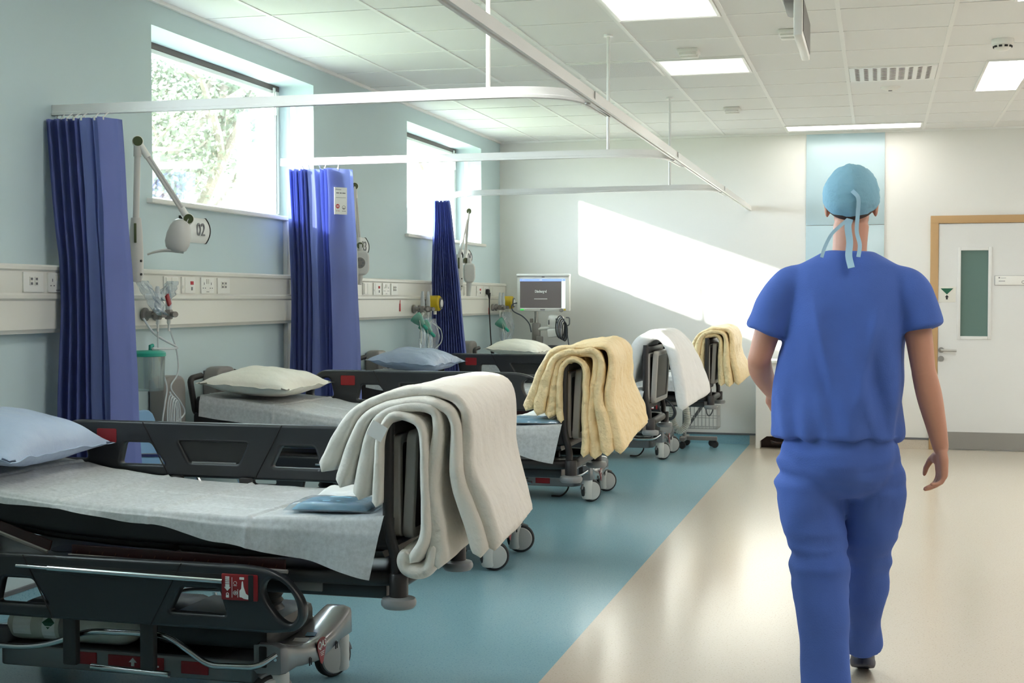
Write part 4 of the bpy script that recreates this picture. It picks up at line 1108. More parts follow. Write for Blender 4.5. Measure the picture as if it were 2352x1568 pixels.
# ------------------------------------------------------------------ bay curtains
def curtain(loc, sect, top, bot, z0, z1, label, seed, lean=0.0):
    """Pleated curtain. sect: (x 0..1, y) pleat line; top/bot: (x0, x1, depth scale) at head and hem; loc is the wall end of the arm."""
    root = empty('bay_curtain', (loc[0], loc[1], 0), label, 'curtain', 'blue bay curtains gathered at the wall')
    pts = []
    for (a, b) in zip(sect[:-1], sect[1:]):
        for k in range(6):
            t = k/6; s = t*t*(3-2*t)
            pts.append((a[0]+(b[0]-a[0])*t, a[1]+(b[1]-a[1])*s))
    pts.append(sect[-1])
    bm = B(); rows = []; NZ = 44
    for j in range(NZ+1):
        v = j/NZ; z = z1+(z0-z1)*v
        x0 = top[0]+(bot[0]-top[0])*min(1, v/0.35); x1 = top[1]+(bot[1]-top[1])*v**0.85; ds = top[2]+(bot[2]-top[2])*v**0.8
        row = []
        for i, (u, y) in enumerate(pts):
            w = 0.012*noise.noise(Vector((u*6+seed, v*3.2, 1)))*min(1, v*4) + 0.004*noise.noise(Vector((u*25+seed, v*5, 3)))
            row.append(bm.verts.new((x0+(x1-x0)*u + w*0.7, y*ds + w + lean*v, z)))
        rows.append(row)
    for A, C in zip(rows[:-1], rows[1:]):
        for i in range(len(A)-1): bm.faces.new((A[i], A[i+1], C[i+1], C[i]))
    obj('fabric', bm, 'curtain', root, angle=75)
    n = max(6, len(sect)//3)
    for k in range(n):
        i = int((k+0.5)/n*(len(pts)-1)); u, y = pts[i]
        bm = B(); x = top[0]+(top[1]-top[0])*u
        tube(bm, [(x, y*top[2]*0.3, 2.192), (x, y*top[2]*0.6, 2.182), (x, y*top[2], z1-0.004)], 0.0028, 6); box(bm, (x, y*top[2], z1-0.004), (0.010, 0.004, 0.016), 0.001)
        obj('hook', bm, 'white_plastic', root)
    return root
s1 = []
for i in range(23): s1.append((i*0.023, 0.085 if i % 2 else -0.085+0.014*math.sin(i*2.1)))
s1 += [(0.53, -0.085), (0.68, -0.078), (0.70, 0.05), (0.715, -0.075), (0.80, -0.065), (0.815, 0.05), (0.85, -0.11), (0.985, 0.0), (1.0, 0.04)]
curtain((WX+0.012, 5.46), s1, (0.0, 0.315, 0.85), (0.062, 0.405, 1.15), 0.42, 2.165, 'nearest blue curtain with many tight pleats, behind the nearest trolley', 1.0)
s2 = []
for i in range(13): s2.append((i*0.024, 0.075 if i % 2 else -0.075+0.01*math.sin(i*1.7)))
s2 += [(0.30, 0.04), (0.33, -0.04), (0.45, -0.03), (0.50, 0.07), (0.56, -0.05), (0.60, 0.05), (0.65, -0.07), (0.69, 0.05), (0.72, -0.09), (0.98, 0.05), (1.0, 0.09)]
c2 = curtain((WX+0.012, 7.90), s2, (0.055, 0.430, 0.9), (0.08, 0.495, 1.1), 0.42, 2.165, 'middle blue curtain with a white notice on its front fold', 3.0)
s3 = []
for i in range(27): s3.append((i/26, 0.075 if i % 2 else -0.075))
curtain((WX+0.012, 10.68), s3, (0.08, 0.205, 0.35), (0.062, 0.39, 0.6), 0.42, 2.165, 'farthest blue curtain, flaring wider towards its hem, before the second window', 5.0)

# notice on the middle curtain (the two square codes are left out)
x, z = 0.383, 1.965
F = frame((x+0.0125, -0.030, z), (0.61, 0.79, 0), (0, 0, 1))
bm = B(); shape2d(bm, [rrect(0.088, 0.165, 0)], 0.003, 0, F); nt_ = obj('notice', bm, 'print_white', c2, smooth=False)
F2 = F @ T(0, 0, 0.002)
bm = B()
shape2d(bm, [circ(0.003, 10, -0.032, 0.070)], 0.0006, 0, F2); shape2d(bm, [rrect(0.03, 0.003, 0, -0.012, 0.069)], 0.0006, 0, F2)
for k, (w, cx) in enumerate(((0.020, -0.022), (0.014, 0.0), (0.022, 0.022))): shape2d(bm, [rrect(w, 0.006, 0.001, cx, 0.048)], 0.0006, 0, F2)
shape2d(bm, [rrect(0.07, 0.002, 0, 0, 0.020)], 0.0006, 0, F2)
shape2d(bm, [circ(0.0125, 24, 0.021, -0.040), circ(0.0105, 24, 0.021, -0.040)], 0.0006, 0, F2)
shape2d(bm, [[(0.0105, -0.042), (0.0315, -0.042), (0.021, -0.0505)]], 0.0006, 0, F2)
for cx in (-0.03, 0.011): shape2d(bm, [rrect(0.005, 0.004, 0, cx, -0.062)], 0.0006, 0, F2)
shape2d(bm, [rrect(0.02, 0.0025, 0, 0.026, -0.062)], 0.0006, 0, F2)
obj('notice_print', bm, 'print_grey', nt_, smooth=False)
bm = B()
shape2d(bm, [circ(0.0135, 24, -0.022, -0.033)], 0.0006, 0, F2); shape2d(bm, [rrect(0.016, 0.0025, 0, -0.016, -0.062)], 0.0006, 0, F2)
r_ = obj('red_seal', bm, 'print_red', nt_, smooth=False)
bm = B(); F3 = F @ T(0, 0, 0.0028); shape2d(bm, [rrect(0.017, 0.003, 0, -0.022, -0.030)], 0.0006, 0, F3); shape2d(bm, [rrect(0.017, 0.003, 0, -0.022, -0.036)], 0.0006, 0, F3); obj('seal_bars', bm, 'print_white', nt_, smooth=False)

# ------------------------------------------------------------------ examination lamps
def exam_lamp(base, top, elbow, label, head):
    base, top, elbow = Vector(base), Vector(top), Vector(elbow)
    o = empty('examination_lamp', base, label, 'examination lamp')
    t, e = top-base, elbow-base
    bm = B()
    lathe(bm, [(0, -0.165), (0.022, -0.160), (0.034, -0.13), (0.034, -0.02), (0.030, 0.09), (0.024, 0.15), (0, 0.152)], 20); obj('wall_arm_body', bm, 'lamp_grey', o)
    h = Vector((-0.02-base.x+WX, 0, -0.09)); 
    bm = B(); tube(bm, [(h.x+0.02, 0, -0.05), (0, 0, -0.05)], 0.022, 12); tube(bm, [(h.x+0.02, 0, -0.14), (0, 0, -0.14)], 0.018, 12); obj('wall_bracket', bm, 'lamp_grey', o)
    view = (Vector((0, 0, 1.4))-base); view.z = 0; view.normalize(); rt = Vector((-view.y, view.x, 0))
    bm = B(); box(bm, view*0.034+Vector((0, 0, 0.075))+rt*(-0.004), (0.012, 0.004, 0.095), 0.0019, rot=frame((0, 0, 0), rt, (0, 0, 1)).to_3x3() @ Matrix.Rotation(PI/2, 3, 'X')); obj('switch_plate', bm, 'green_olive', o)
    for zz in (-0.06, -0.125):
        bm = B(); cyl(bm, Vector((0, 0, zz))+(view+rt*0.8).normalized()*0.036, 0.006, 0.006, 'X', 10); obj('fixing_screw', bm, 'print_black', o)
    bm = B(); tube(bm, [(0, 0, 0.14), (t.x, t.y, t.z)], 0.0155, 16); obj('post', bm, 'lamp_grey', o)
    bm = B(); tube(bm, [t*0.86, t], 0.0195, 16); obj('post_sleeve', bm, 'lamp_grey', o)
    d = (e-t); dn = d.normalized(); ax = d.cross(Vector((0, 0, 1))); ax = ax.normalized() if ax.length > 1e-4 else rt
    if ax.dot(view) < 0: ax = -ax
    bm = B()
    for s in (-1, 1): tube(bm, [t+ax.cross(dn)*0.007*s, e+ax.cross(dn)*0.007*s], 0.0075, 10)
    tube(bm, [t, e], 0.006, 8); ar = obj('arm', bm, 'lamp_grey', o)
    bm = B(); tube(bm, [t, t+d*0.2], 0.017, 14); tube(bm, [e-d*0.14, e], 0.017, 14); obj('arm_sleeve', bm, 'white_plastic', ar)
    for p in (t, e):
        M = frame(p, ax.orthogonal(), ax.cross(ax.orthogonal()))
        if M.to_3x3().determinant() > 0 and (M.to_3x3() @ Vector((0, 0, 1))).dot(ax) < 0: M = M @ RX(PI)
        bm = B(); lathe(bm, [(0.024, -0.018), (0.027, -0.014), (0.027, 0.014), (0.024, 0.018)], 24, M); j = obj('joint', bm, 'white_plastic', o)
        bm = B(); lathe(bm, [(0.0235, 0.0175), (0.0235, 0.0195), (0.0, 0.0195)], 24, M); obj('joint_cap', bm, 'green_olive', j)
    head(o, base)
    return o

def head_side(o, base):
    """Lamp head seen from the side: egg-shaped shade with a flat handle tail."""
    bm = B()
    u = Vector((0.86, 0.5, 0)); c = Vector((-3.325, 6.10, 1.672))-base
    prof = [(0, 0.088), (0.02, 0.086), (0.038, 0.074), (0.052, 0.045), (0.060, 0.005), (0.060, -0.035), (0.050, -0.062), (0.03, -0.078), (0, -0.082)]
    M = frame(c, u, (0, 0, 1)) @ RZ(-0.22) @ RX(-PI/2) @ Matrix.Diagonal((1.0, 0.75, 1.0, 1.0))
    lathe(bm, prof, 28, M); hd = obj('lamp_head', bm, 'lamp_grey', o)
    bm = B(); a = Vector((-3.305, 6.112, 1.60))-base; b = Vector((-3.375, 6.072, 1.604))-base; e = Vector((-3.455, 6.026, 1.582))-base
    tube(bm, spline([a, b, b.lerp(e, 0.6)+Vector((0, 0, 0.004)), e], 8), [0.026-0.016*min(1, i/20) for i in range(25)], 14, ell=(0.45, 1.0)); obj('handle', bm, 'lamp_grey', hd)
    bm = B(); tube(bm, [Vector((-3.285, 6.125, 1.758))-base, Vector((-3.298, 6.117, 1.725))-base], 0.02, 12); obj('neck', bm, 'lamp_grey', hd)
exam_lamp((-3.50, 6.0, 1.61), (-3.49, 6.005, 2.131), (-3.285, 6.125, 1.758), 'examination lamp by the nearest curtain, its arm bent down to the right', head_side)

def head_front(cx, cy, cz, gr=True, w=0.062):
    def f(o, base):
        c = Vector((cx, cy, cz))-base
        n = Vector((0.45, -0.89, -0.05)).normalized(); M = frame(c, n.cross(Vector((0, 0, 1))) * -1, (0, 0, 1))
        bm = B()
        shape2d(bm, [rpoly([(-w*0.7, 0.085), (w*0.7, 0.085), (w, 0.055), (w, -0.05), (w*0.6, -0.085), (-w*0.6, -0.085), (-w, -0.05), (-w, 0.055)], 0.02)], 0.06, 0.014, M); hd = obj('lamp_head', bm, 'lamp_grey', o)
        nn = (M.to_3x3() @ Vector((0, 0, 1))); s = 1 if nn.dot(n) > 0 else -1
        if gr:
            bm = B(); shape2d(bm, [circ(0.038, 24, -0.006, 0.0)], 0.004, 0.001, M @ T(0, 0, s*0.031)); g = obj('lamp_grille', bm, 'panel_grey', hd)
            bm = B()
            for a in range(6): shape2d(bm, [circ(0.009, 10, -0.006+0.023*math.cos(a*PI/3), 0.023*math.sin(a*PI/3))], 0.003, 0, M @ T(0, 0, s*0.0335))
            obj('lens', bm, 'print_grey', g, smooth=False)
        bm = B(); tube(bm, [M @ Vector((0, -0.06, 0.0)), M @ Vector((-0.01, -0.15 if gr else -0.20, s*0.012))], [0.026, 0.018], 12, ell=(1, 0.6)); obj('handle', bm, 'lamp_grey', hd)
        bm = B(); tube(bm, [M @ Vector((0, 0.07, 0)), M @ Vector((0, 0.13, 0))], 0.02, 12); obj('neck', bm, 'lamp_grey', hd)
    return f
exam_lamp((-3.50, 8.86, 1.60), (-3.52, 8.935, 2.145), (-3.49, 8.955, 1.735), 'examination lamp half hidden behind the middle curtain, head facing the viewer', head_front(-3.485, 8.955, 1.615))
exam_lamp((-3.52, 11.40, 1.60), (-3.467, 11.49, 2.129), (-3.49, 11.47, 1.70), 'examination lamp with upright arm between the farthest curtain and the corner', head_front(-3.45, 11.47, 1.59, False, 0.05))

# ------------------------------------------------------------------ curved bay number signs on the window wall
for y0, y1, txt, ty, lb in ((6.60, 6.89, '02', 6.78, 'curved white bay sign reading 02 beside the first lamp'), (9.08, 9.33, '03', 9.23, 'curved white bay sign partly behind the middle lamp'), (11.65, 11.93, '04', 11.85, 'curved dark edged bay sign behind the farthest lamp')):
    o = empty('bay_sign', (WX, (y0+y1)/2, 1.738), lb, 'bay number sign')
    w = (y1-y0); bm = B(); n = 14; R = []
    for k in range(n+1):
        t = -1+2*k/n; R.append((0.006+0.028*(1-t*t), t*0.068))
    rows = [[bm.verts.new((x, yy, z)) for x, z in R] for yy in (-w/2+0.004, w/2-0.004)] + [[bm.verts.new((0.0005, yy, z)) for x, z in R] for yy in (w/2-0.004, -w/2+0.004)]
    for q in range(4):
        A, C = rows[q], rows[(q+1) % 4]
        for k in range(n): bm.faces.new((A[k], A[k+1], C[k+1], C[k]))
    bm.faces.new([rows[q][0] for q in range(4)]); bm.faces.new([rows[q][n] for q in (3, 2, 1, 0)])
    obj('sign_face', bm, 'print_white', o, angle=50)
    for s in (-1, 1):
        bm = B(); sec = [(x+0.004, z*1.04) for x, z in R] + [(0.0005, R[-1][1]*1.04), (0.0005, R[0][1]*1.04)]
        A = [bm.verts.new((x, s*(w/2-0.005), z)) for x, z in sec]; C = [bm.verts.new((x, s*(w/2), z)) for x, z in sec]
        for k in range(len(sec)): bm.faces.new((A[k], A[(k+1) % len(sec)], C[(k+1) % len(sec)], C[k]))
        bm.faces.new(A[::-1]); bm.faces.new(C); obj('end_cap', bm, 'print_black', o, angle=30)
    bm = B(); text(bm, txt, 0.098, frame((0.0352, ty-(y0+y1)/2, 0.0), (0, 1, 0), (0, 0, 1)), depth=0.004)
    obj('numerals', bm, 'print_grey', o, smooth=False)

# ------------------------------------------------------------------ wall buffers, chair, gas outlets
for y, z, lb in ((6.37, 0.78, 'grey wall buffer pad beside the hanging tubes'), (6.95, 0.80, 'grey wall buffer pad behind the second trolley'), (8.88, 0.77, 'grey wall buffer pad close right of the middle curtain'), (9.42, 0.80, 'grey wall buffer pad behind the third trolley'), (11.76, 0.80, 'grey wall buffer pad left of the farthest cream pillow')):
    o = empty('wall_buffer', (WX, y, z), lb, 'wall buffer')
    bm = B(); shape2d(bm, [rpoly([(-0.11, -0.20), (0.11, -0.20), (0.11, 0.19), (-0.11, 0.19)], [0.02, 0.02, 0.07, 0.07])], 0.10, 0.02, frame((0.055, 0, 0), (0, 1, 0), (0, 0, 1))); obj('pad', bm, 'panel_grey', o)
    bm = B(); box(bm, (0.003, 0, 0), (0.006, 0.18, 0.34), 0.002); obj('back_plate', bm, 'grey_strip', o)

o = empty('blue_chair', (-3.10, 5.765, 0), 'pale blue chair with chrome frame behind the nearest trolley', 'chair')
bm = B(); shape2d(bm, [rpoly([(-0.17, 0.0), (0.17, 0.0), (0.165, 0.38), (-0.165, 0.38)], [0.05, 0.05, 0.09, 0.09])], 0.024, 0.008, frame((-0.24, 0, 0.46), (0, 1, 0), (-0.10, 0, 1))); obj('backrest', bm, 'blue_plastic', o)
bm = B(); shape2d(bm, [rrect(0.46, 0.36, 0.06)], 0.03, 0.01, T(0, 0, 0.445)); obj('seat', bm, 'blue_plastic', o)
for sx in (-1, 1):
    for sy in (-1, 1):
        bm = B(); tube(bm, [(sx*0.18, sy*0.15, 0.43), (sx*0.22, sy*0.17, 0.0)], 0.011, 10); obj('leg', bm, 'chrome', o)
for sy in (-1, 1):
    bm = B(); tube(bm, fillet([(-0.20, sy*0.185, 0.43), (-0.24, sy*0.185, 0.65), (0.10, sy*0.185, 0.66), (0.20, sy*0.185, 0.43)], 0.08, 6), 0.011, 10); obj('armrest', bm, 'chrome', o)

def hose(name, pts, r, m, label, cat, n=8, group=None):
    bm = B(); tube(bm, spline(pts, n), r, 8)
    return tag(obj(name, bm, m), label, cat, group)

def flowmeter(y, z, label, m='clear_plastic', x=WX+0.065):
    o = empty('oxygen_flowmeter', (x, y, z), label, 'flowmeter')
    bm = B(); lathe(bm, [(0.030, 0), (0.034, 0.004), (0.034, 0.016), (0.020, 0.022), (0.016, 0.05), (0, 0.05)], 20, RY(PI/2) @ T(0, 0, -0.004)); obj('wall_probe', bm, 'panel_grey', o)
    bm = B(); box(bm, (0.075, 0, 0), (0.032, 0.034, 0.05), 0.006); tube(bm, [(0.04, 0, 0), (0.075, 0, 0)], 0.010, 10); obj('valve_body', bm, 'panel_grey', o)
    bm = B(); tube(bm, [(0.09, 0, 0.0), (0.115, -0.02, 0.0)], 0.009, 10); tube(bm, [(0.100, -0.008, 0), (0.130, -0.032, 0)], 0.015, 12); obj('knob', bm, 'panel_grey', o)
    bm = B(); lathe(bm, [(0.016, 0.024), (0.017, 0.05), (0.011, 0.13), (0.008, 0.14), (0, 0.14)], 16, T(0.075, 0, 0)); g = obj('flow_tube', bm, 'clear_tube', o)
    bm = B()
    for k in range(6): box(bm, (0.082, -0.013+k*0.0009, 0.045+k*0.013), (0.006, 0.003, 0.0014))
    box(bm, (0.075, 0, 0.08), (0.002, 0.002, 0.11)); obj('scale', bm, 'print_grey', g, smooth=False)
    bm = B(); lathe(bm, [(0.010, -0.025), (0.010, -0.045), (0.006, -0.05), (0.005, -0.085), (0, -0.085)], 12, T(0.075, 0, 0)); obj('outlet', bm, 'white_plastic', o)
    return o
flowmeter(6.125, 1.288, 'left hand oxygen flowmeter on the trunking by the nearest curtain')
flowmeter(6.235, 1.288, 'right hand oxygen flowmeter beside the bagged mask, first bay')
flowmeter(10.22, 1.285, 'left hand flowmeter beside the yellow regulator in the middle bay')
flowmeter(10.36, 1.285, 'flowmeter touching the yellow regulator in the middle bay')
flowmeter(12.50, 1.285, 'left hand flowmeter on the trunking near the room corner')
flowmeter(12.62, 1.285, 'right hand flowmeter near the corner, next to the yellow regulator')
for y, z, lb in ((10.52, 1.33, 'yellow suction regulator on the trunking before the farthest curtain'), (12.80, 1.33, 'yellow suction regulator near the corner beside the monitor')):
    o = empty('suction_regulator', (WX+0.065, y, z), lb, 'suction regulator')
    bm = B(); cyl(bm, (0.075, 0, 0), 0.062, 0.105, 'X', 28, 0.012); obj('body', bm, 'yellow_plastic', o)
    bm = B(); cyl(bm, (0.132, 0, 0), 0.046, 0.008, 'X', 28); d_ = obj('dial', bm, 'grey_strip', o)
    bm = B(); cyl(bm, (0.137, 0, 0), 0.03, 0.004, 'X', 24); obj('dial_face', bm, 'print_white', d_)
    bm = B(); tube(bm, [(0.0, 0, 0), (0.03, 0, 0)], 0.02, 12); obj('wall_probe', bm, 'panel_grey', o)
    bm = B(); cyl(bm, (0.08, 0.0, -0.075), 0.014, 0.03, 'Z', 12); obj('port', bm, 'white_plastic', o)

def bag(name, c, w, h, label, seed, m='film', d=0.05, tilt=0.0, face=(0.6, -0.8)):
    """Crumpled clear bag hanging down."""
    bm = B(); NU, NV = 20, 24; U = Vector((-face[1], face[0], 0)).normalized(); N = Vector((face[0], face[1], 0)).normalized()
    fr, bk = [], []
    for i in range(NU+1):
        a, b = [], []
        for j in range(NV+1):
            u, v = -1+2*i/NU, j/NV
            k = (1-u*u)**0.5*math.sin(PI*min(1, max(0.02, v)))**0.5
            wig = 0.02*noise.noise(Vector((u*3+seed, v*5, 1)))
            p = U*(u*w/2*(0.7+0.3*math.sin(PI*v)) + wig + tilt*(v-0.5)*h) + Vector((0, 0, h*(0.5-v)))
            e = 0.009*noise.noise(Vector((u*5+seed, v*8, 2)))
            a.append(bm.verts.new(p + N*(d/2*k+e))); b.append(bm.verts.new(p - N*(d/2*k-e*0.5)))
        fr.append(a); bk.append(b)
    for i in range(NU):
        for j in range(NV):
            bm.faces.new((fr[i][j], fr[i+1][j], fr[i+1][j+1], fr[i][j+1])); bm.faces.new((bk[i][j], bk[i][j+1], bk[i+1][j+1], bk[i+1][j]))
    o = obj(name, bm, m, None, angle=80, loc=c)
    return tag(o, label, 'mask bag')
def mask(c, label, seed, s=1.0):
    """Clear oxygen mask hanging from a flowmeter with reservoir bag and tube."""
    o = empty('oxygen_mask', c, label, 'oxygen mask')
    bm = B(); lathe(bm, [(0.0, 0.06), (0.018, 0.055), (0.03, 0.03), (0.045, -0.01), (0.050, -0.04), (0.046, -0.045), (0.041, -0.012), (0.026, 0.028), (0.0, 0.05)], 20, RY(PI*0.75) @ Matrix.Diagonal((1, 0.8, 1, 1))); obj('face_cup', bm, 'mask_green', o)
    bm = B(); lathe(bm, [(0.012, 0.05), (0.014, 0.09), (0.010, 0.10), (0, 0.10)], 14, RY(PI*0.75)); obj('connector', bm, 'green_plastic', o)
    bm = B(); tube(bm, spline([(0.02, -0.04, 0.0), (0.05, -0.08, -0.10), (0.03, -0.03, -0.18), (0.0, 0.05, -0.1), (0.01, 0.04, 0.02), (0.0, 0.16, 0.06)], 8), 0.0018, 6); obj('elastic', bm, 'white_hose', o)
    bm = B()
    lathe(bm, [(0.0, -0.05), (0.015, -0.055), (0.042, -0.09), (0.050, -0.16), (0.044, -0.23), (0.02, -0.26), (0, -0.262)], 16, T(0.03, 0, 0) @ Matrix.Diagonal((0.5, 1, 1, 1))); obj('reservoir_bag', bm, 'film', o)
    return o
bag('mask_bag', (-3.45, 6.06, 1.37), 0.075, 0.17, 'clear bagged mask slung across the first flowmeters', 3.0, tilt=0.6)
bag('mask_bag', (-3.45, 6.22, 1.405), 0.08, 0.10, 'small clear wrapper tucked behind the right hand flowmeter, first bay', 6.0, tilt=-0.4)
bm = B(); box(bm, (-3.44, 6.20, 1.36), (0.012, 0.03, 0.06), 0.004, rot=RX(0.5).to_3x3()); tag(obj('red_clip', bm, 'red'), 'small red clip between the two flowmeters of the first bay', 'clip')
mask((-3.43, 10.05, 1.20), 'clear oxygen mask hanging left of the middle bay flowmeters', 1)
mask((-3.42, 10.20, 1.14), 'clear oxygen mask with green connector under the middle bay flowmeters', 2)
mask((-3.42, 12.42, 1.13), 'clear oxygen mask hanging low near the room corner', 3)
bag('mask_bag', (-3.42, 10.28, 1.06), 0.16, 0.30, 'clear hanging bag under the middle bay flowmeters', 9.0)
bag('mask_bag', (-3.42, 12.60, 1.10), 0.15, 0.28, 'clear hanging bag near the room corner', 12.0)
for y, z, lb in ((9.92, 1.30, 'small red tag on the trunking left of the middle flowmeters'), (12.40, 1.25, 'small red tag near the corner mask')):
    bm = B(); box(bm, (-3.537, y, z), (0.006, 0.022, 0.06), 0.003); tube(bm, [(-3.537, y, z+0.03), (-3.54, y+0.01, z+0.055)], 0.003, 6); tag(obj('red_tag', bm, 'print_red'), lb, 'tag')
# tubes of the first bay and the coil they end in
hose('oxygen_tubing', [(-3.457, 6.125, 1.222), (-3.455, 6.127, 1.10), (-3.45, 6.16, 1.00), (-3.44, 6.18, 0.92), (-3.43, 6.14, 0.84), (-3.43, 6.12, 0.74), (-3.42, 6.20, 0.66), (-3.42, 6.24, 0.80), (-3.43, 6.19, 0.90)], 0.0042, 'clear_tube', 'clear tube hanging straight down from the left flowmeter, first bay', 'tubing')
hose('oxygen_tubing', [(-3.457, 6.235, 1.222), (-3.45, 6.30, 1.10), (-3.45, 6.31, 0.99), (-3.44, 6.22, 0.92), (-3.43, 6.30, 0.84), (-3.43, 6.34, 0.78), (-3.43, 6.25, 0.73), (-3.43, 6.30, 0.66)], 0.0042, 'clear_tube', 'clear tube curving out from the right flowmeter, first bay', 'tubing')
hose('suction_hose', [(-3.50, 6.06, 1.27), (-3.47, 6.12, 1.19), (-3.45, 6.29, 1.125), (-3.45, 6.27, 1.115), (-3.45, 6.06, 1.12)], 0.006, 'clear_tube', 'thicker clear hose from the wall to the green lidded jar', 'tubing')
bm = B()
for k in range(4):
    a = [(-3.43+0.006*k, 6.20+0.035*math.sin(t)+0.010*k, 0.78+0.105*math.cos(t)-0.01*k) for t in [2*PI*i/28 for i in range(28)]]
    tube(bm, a, 0.004, 8, closed=True)
o_ = tag(obj('tubing_coil', bm, 'clear_tube'), 'loosely coiled clear tubing in front of the grey buffer pad', 'tubing')
hose('oxygen_tubing', [(-3.457, 10.36, 1.25), (-3.457, 10.36, 1.20), (-3.40, 10.50, 1.12), (-3.40, 10.52, 1.02), (-3.42, 10.38, 0.95), (-3.44, 10.36, 0.85)], 0.0042, 'clear_tube', 'clear tube looping before the farthest curtain, middle bay', 'tubing')
hose('oxygen_tubing', [(-3.457, 12.62, 1.222), (-3.42, 12.74, 1.10), (-3.42, 12.74, 1.02), (-3.44, 12.60, 0.96), (-3.44, 12.58, 0.90)], 0.0042, 'clear_tube', 'clear tube looping down near the room corner', 'tubing')
o = empty('suction_jar', (WX, 6.02, 1.015), 'clear suction jar with a bright green lid on the wall', 'suction jar')
J = T(0.13, 0.03, 0)
bm = B(); lathe(bm, [(0, -0.10), (0.070, -0.10), (0.074, -0.09), (0.080, 0.075), (0.076, 0.075), (0.071, -0.085), (0.0, -0.095)], 28, J); obj('jar', bm, 'clear_plastic', o)
bm = B(); lathe(bm, [(0, 0.098), (0.06, 0.097), (0.078, 0.092), (0.084, 0.085), (0.084, 0.070), (0.080, 0.068), (0.0, 0.07)], 28, J); tube(bm, [(0.13, 0.05, 0.095), (0.13, 0.05, 0.118), (0.13, 0.07, 0.12)], 0.010, 10); tube(bm, [(0.13, 0.10, 0.085), (0.13, 0.135, 0.085)], 0.010, 10); obj('lid', bm, 'green_plastic', o)
bm = B(); box(bm, (0.01, 0.03, 0.05), (0.02, 0.06, 0.08), 0.004); tube(bm, [(0.02, 0.03, 0.06), (0.052, 0.03, 0.06)], 0.012, 10); obj('jar_bracket', bm, 'white_plastic', o)
# plug with black lead in the far bay
o = empty('power_lead', (WX+0.064, 12.28, 1.43), 'black plug and lead hanging from a socket in the far bay', 'power lead')
bm = B(); box(bm, (0.02, 0, 0), (0.035, 0.05, 0.055), 0.014); tube(bm, [(0.03, 0, -0.01), (0.035, 0.0, -0.07)], [0.018, 0.006], 12); obj('plug', bm, 'cable_black', o)
bm = B(); tube(bm, spline([(0.034, 0, -0.06), (0.04, -0.01, -0.25), (0.06, 0.0, -0.55), (0.10, 0.03, -0.75), (0.14, 0.05, -1.0), (0.2, 0.06, -1.425)], 8), 0.006, 8); obj('lead', bm, 'cable_black', o)
bm = B(); bx(bm, WX+0.001, WX+0.05, 11.53, 11.70, 1.375, 1.50, 0.004); tag(obj('wall_box', bm, 'panel_grey'), 'small grey box on the trunking under the farthest lamp', 'box')

# ------------------------------------------------------------------ patient monitor on its stand, warming unit, bin
o = empty('patient_monitor', (-3.06, 12.62, 0), 'white patient monitor on a pole stand, its screen reading Discharged', 'patient monitor', rz=0.10)
bm = B(); box(bm, (0, 0, 1.42), (0.50, 0.10, 0.345), 0.014); box(bm, (0, -0.01, 1.59), (0.505, 0.12, 0.022), 0.008); mc = obj('casing', bm, 'white_plastic', o)
bm = B(); box(bm, (-0.005, -0.0505, 1.415), (0.43, 0.004, 0.275), 0.001); sc = obj('screen_glass', bm, 'screen_white', o, smooth=False)
bm = B(); box(bm, (-0.022, -0.053, 1.405), (0.395, 0.003, 0.253), 0); obj('screen_field', bm, 'screen_grey', sc, smooth=False)
bm = B(); box(bm, (-0.005, -0.0535, 1.542), (0.43, 0.003, 0.022), 0); obj('screen_banner', bm, 'screen_blue', sc, smooth=False)
bm = B(); F = frame((-0.022, -0.056, 1.435), (1, 0, 0), (0, 0, 1)); text(bm, 'Discharged', 0.034, F, sx=0.72, bold=0.0012)
shape2d(bm, [rrect(0.125, 0.006, 0, 0, -0.070)], 0.001, 0, F); shape2d(bm, [rrect(0.026, 0.009, 0, 0, 0.108)], 0.001, 0, F); shape2d(bm, [rrect(0.018, 0.007, 0, -0.165, 0.108)], 0.001, 0, F); shape2d(bm, [rrect(0.012, 0.008, 0, 0.205, 0.108)], 0.001, 0, F)
obj('screen_lettering', bm, 'print_white', sc, smooth=False)
bm = B(); box(bm, (-0.005, -0.051, 1.263), (0.045, 0.003, 0.010)); box(bm, (0.0, -0.0505, 1.571), (0.026, 0.003, 0.007)); obj('maker_mark', bm, 'print_grey', mc, smooth=False)
bm = B(); cyl(bm, (0.175, -0.062, 1.258), 0.018, 0.024, 'Y', 20, 0.003); obj('knob', bm, 'panel_grey', mc)
bm = B(); box(bm, (-0.20, -0.052, 1.263), (0.035, 0.004, 0.012)); obj('green_light', bm, 'green_led', mc, smooth=False)
bm = B(); box(bm, (0.207, -0.052, 1.263), (0.016, 0.004, 0.014)); obj('yellow_key', bm, 'yellow_plastic', mc, smooth=False)
bm = B(); tube(bm, [(-0.075, 0.02, 0.10), (-0.075, 0.02, 1.26)], 0.018, 14); obj('pole', bm, 'steel', o)
bm = B(); box(bm, (-0.075, 0.02, 1.03), (0.075, 0.07, 0.22), 0.01); box(bm, (-0.04, 0.0, 0.86), (0.06, 0.07, 0.30), 0.006); box(bm, (-0.115, -0.01, 1.16), (0.03, 0.05, 0.04), 0.006); cl = obj('pole_clamp', bm, 'panel_grey', o)
bm = B()
for a in range(5):
    tube(bm, [(-0.075, 0.02, 0.09), (-0.075+0.26*math.cos(a*2*PI/5+0.3), 0.02+0.26*math.sin(a*2*PI/5+0.3), 0.065)], 0.016, 8)
obj('base', bm, 'panel_grey', o)
for a in range(5):
    bm = B(); cyl(bm, (-0.075+0.25*math.cos(a*2*PI/5+0.3), 0.02+0.25*math.sin(a*2*PI/5+0.3), 0.028), 0.028, 0.022, 'Y', 16); obj('castor', bm, 'rubber', o)
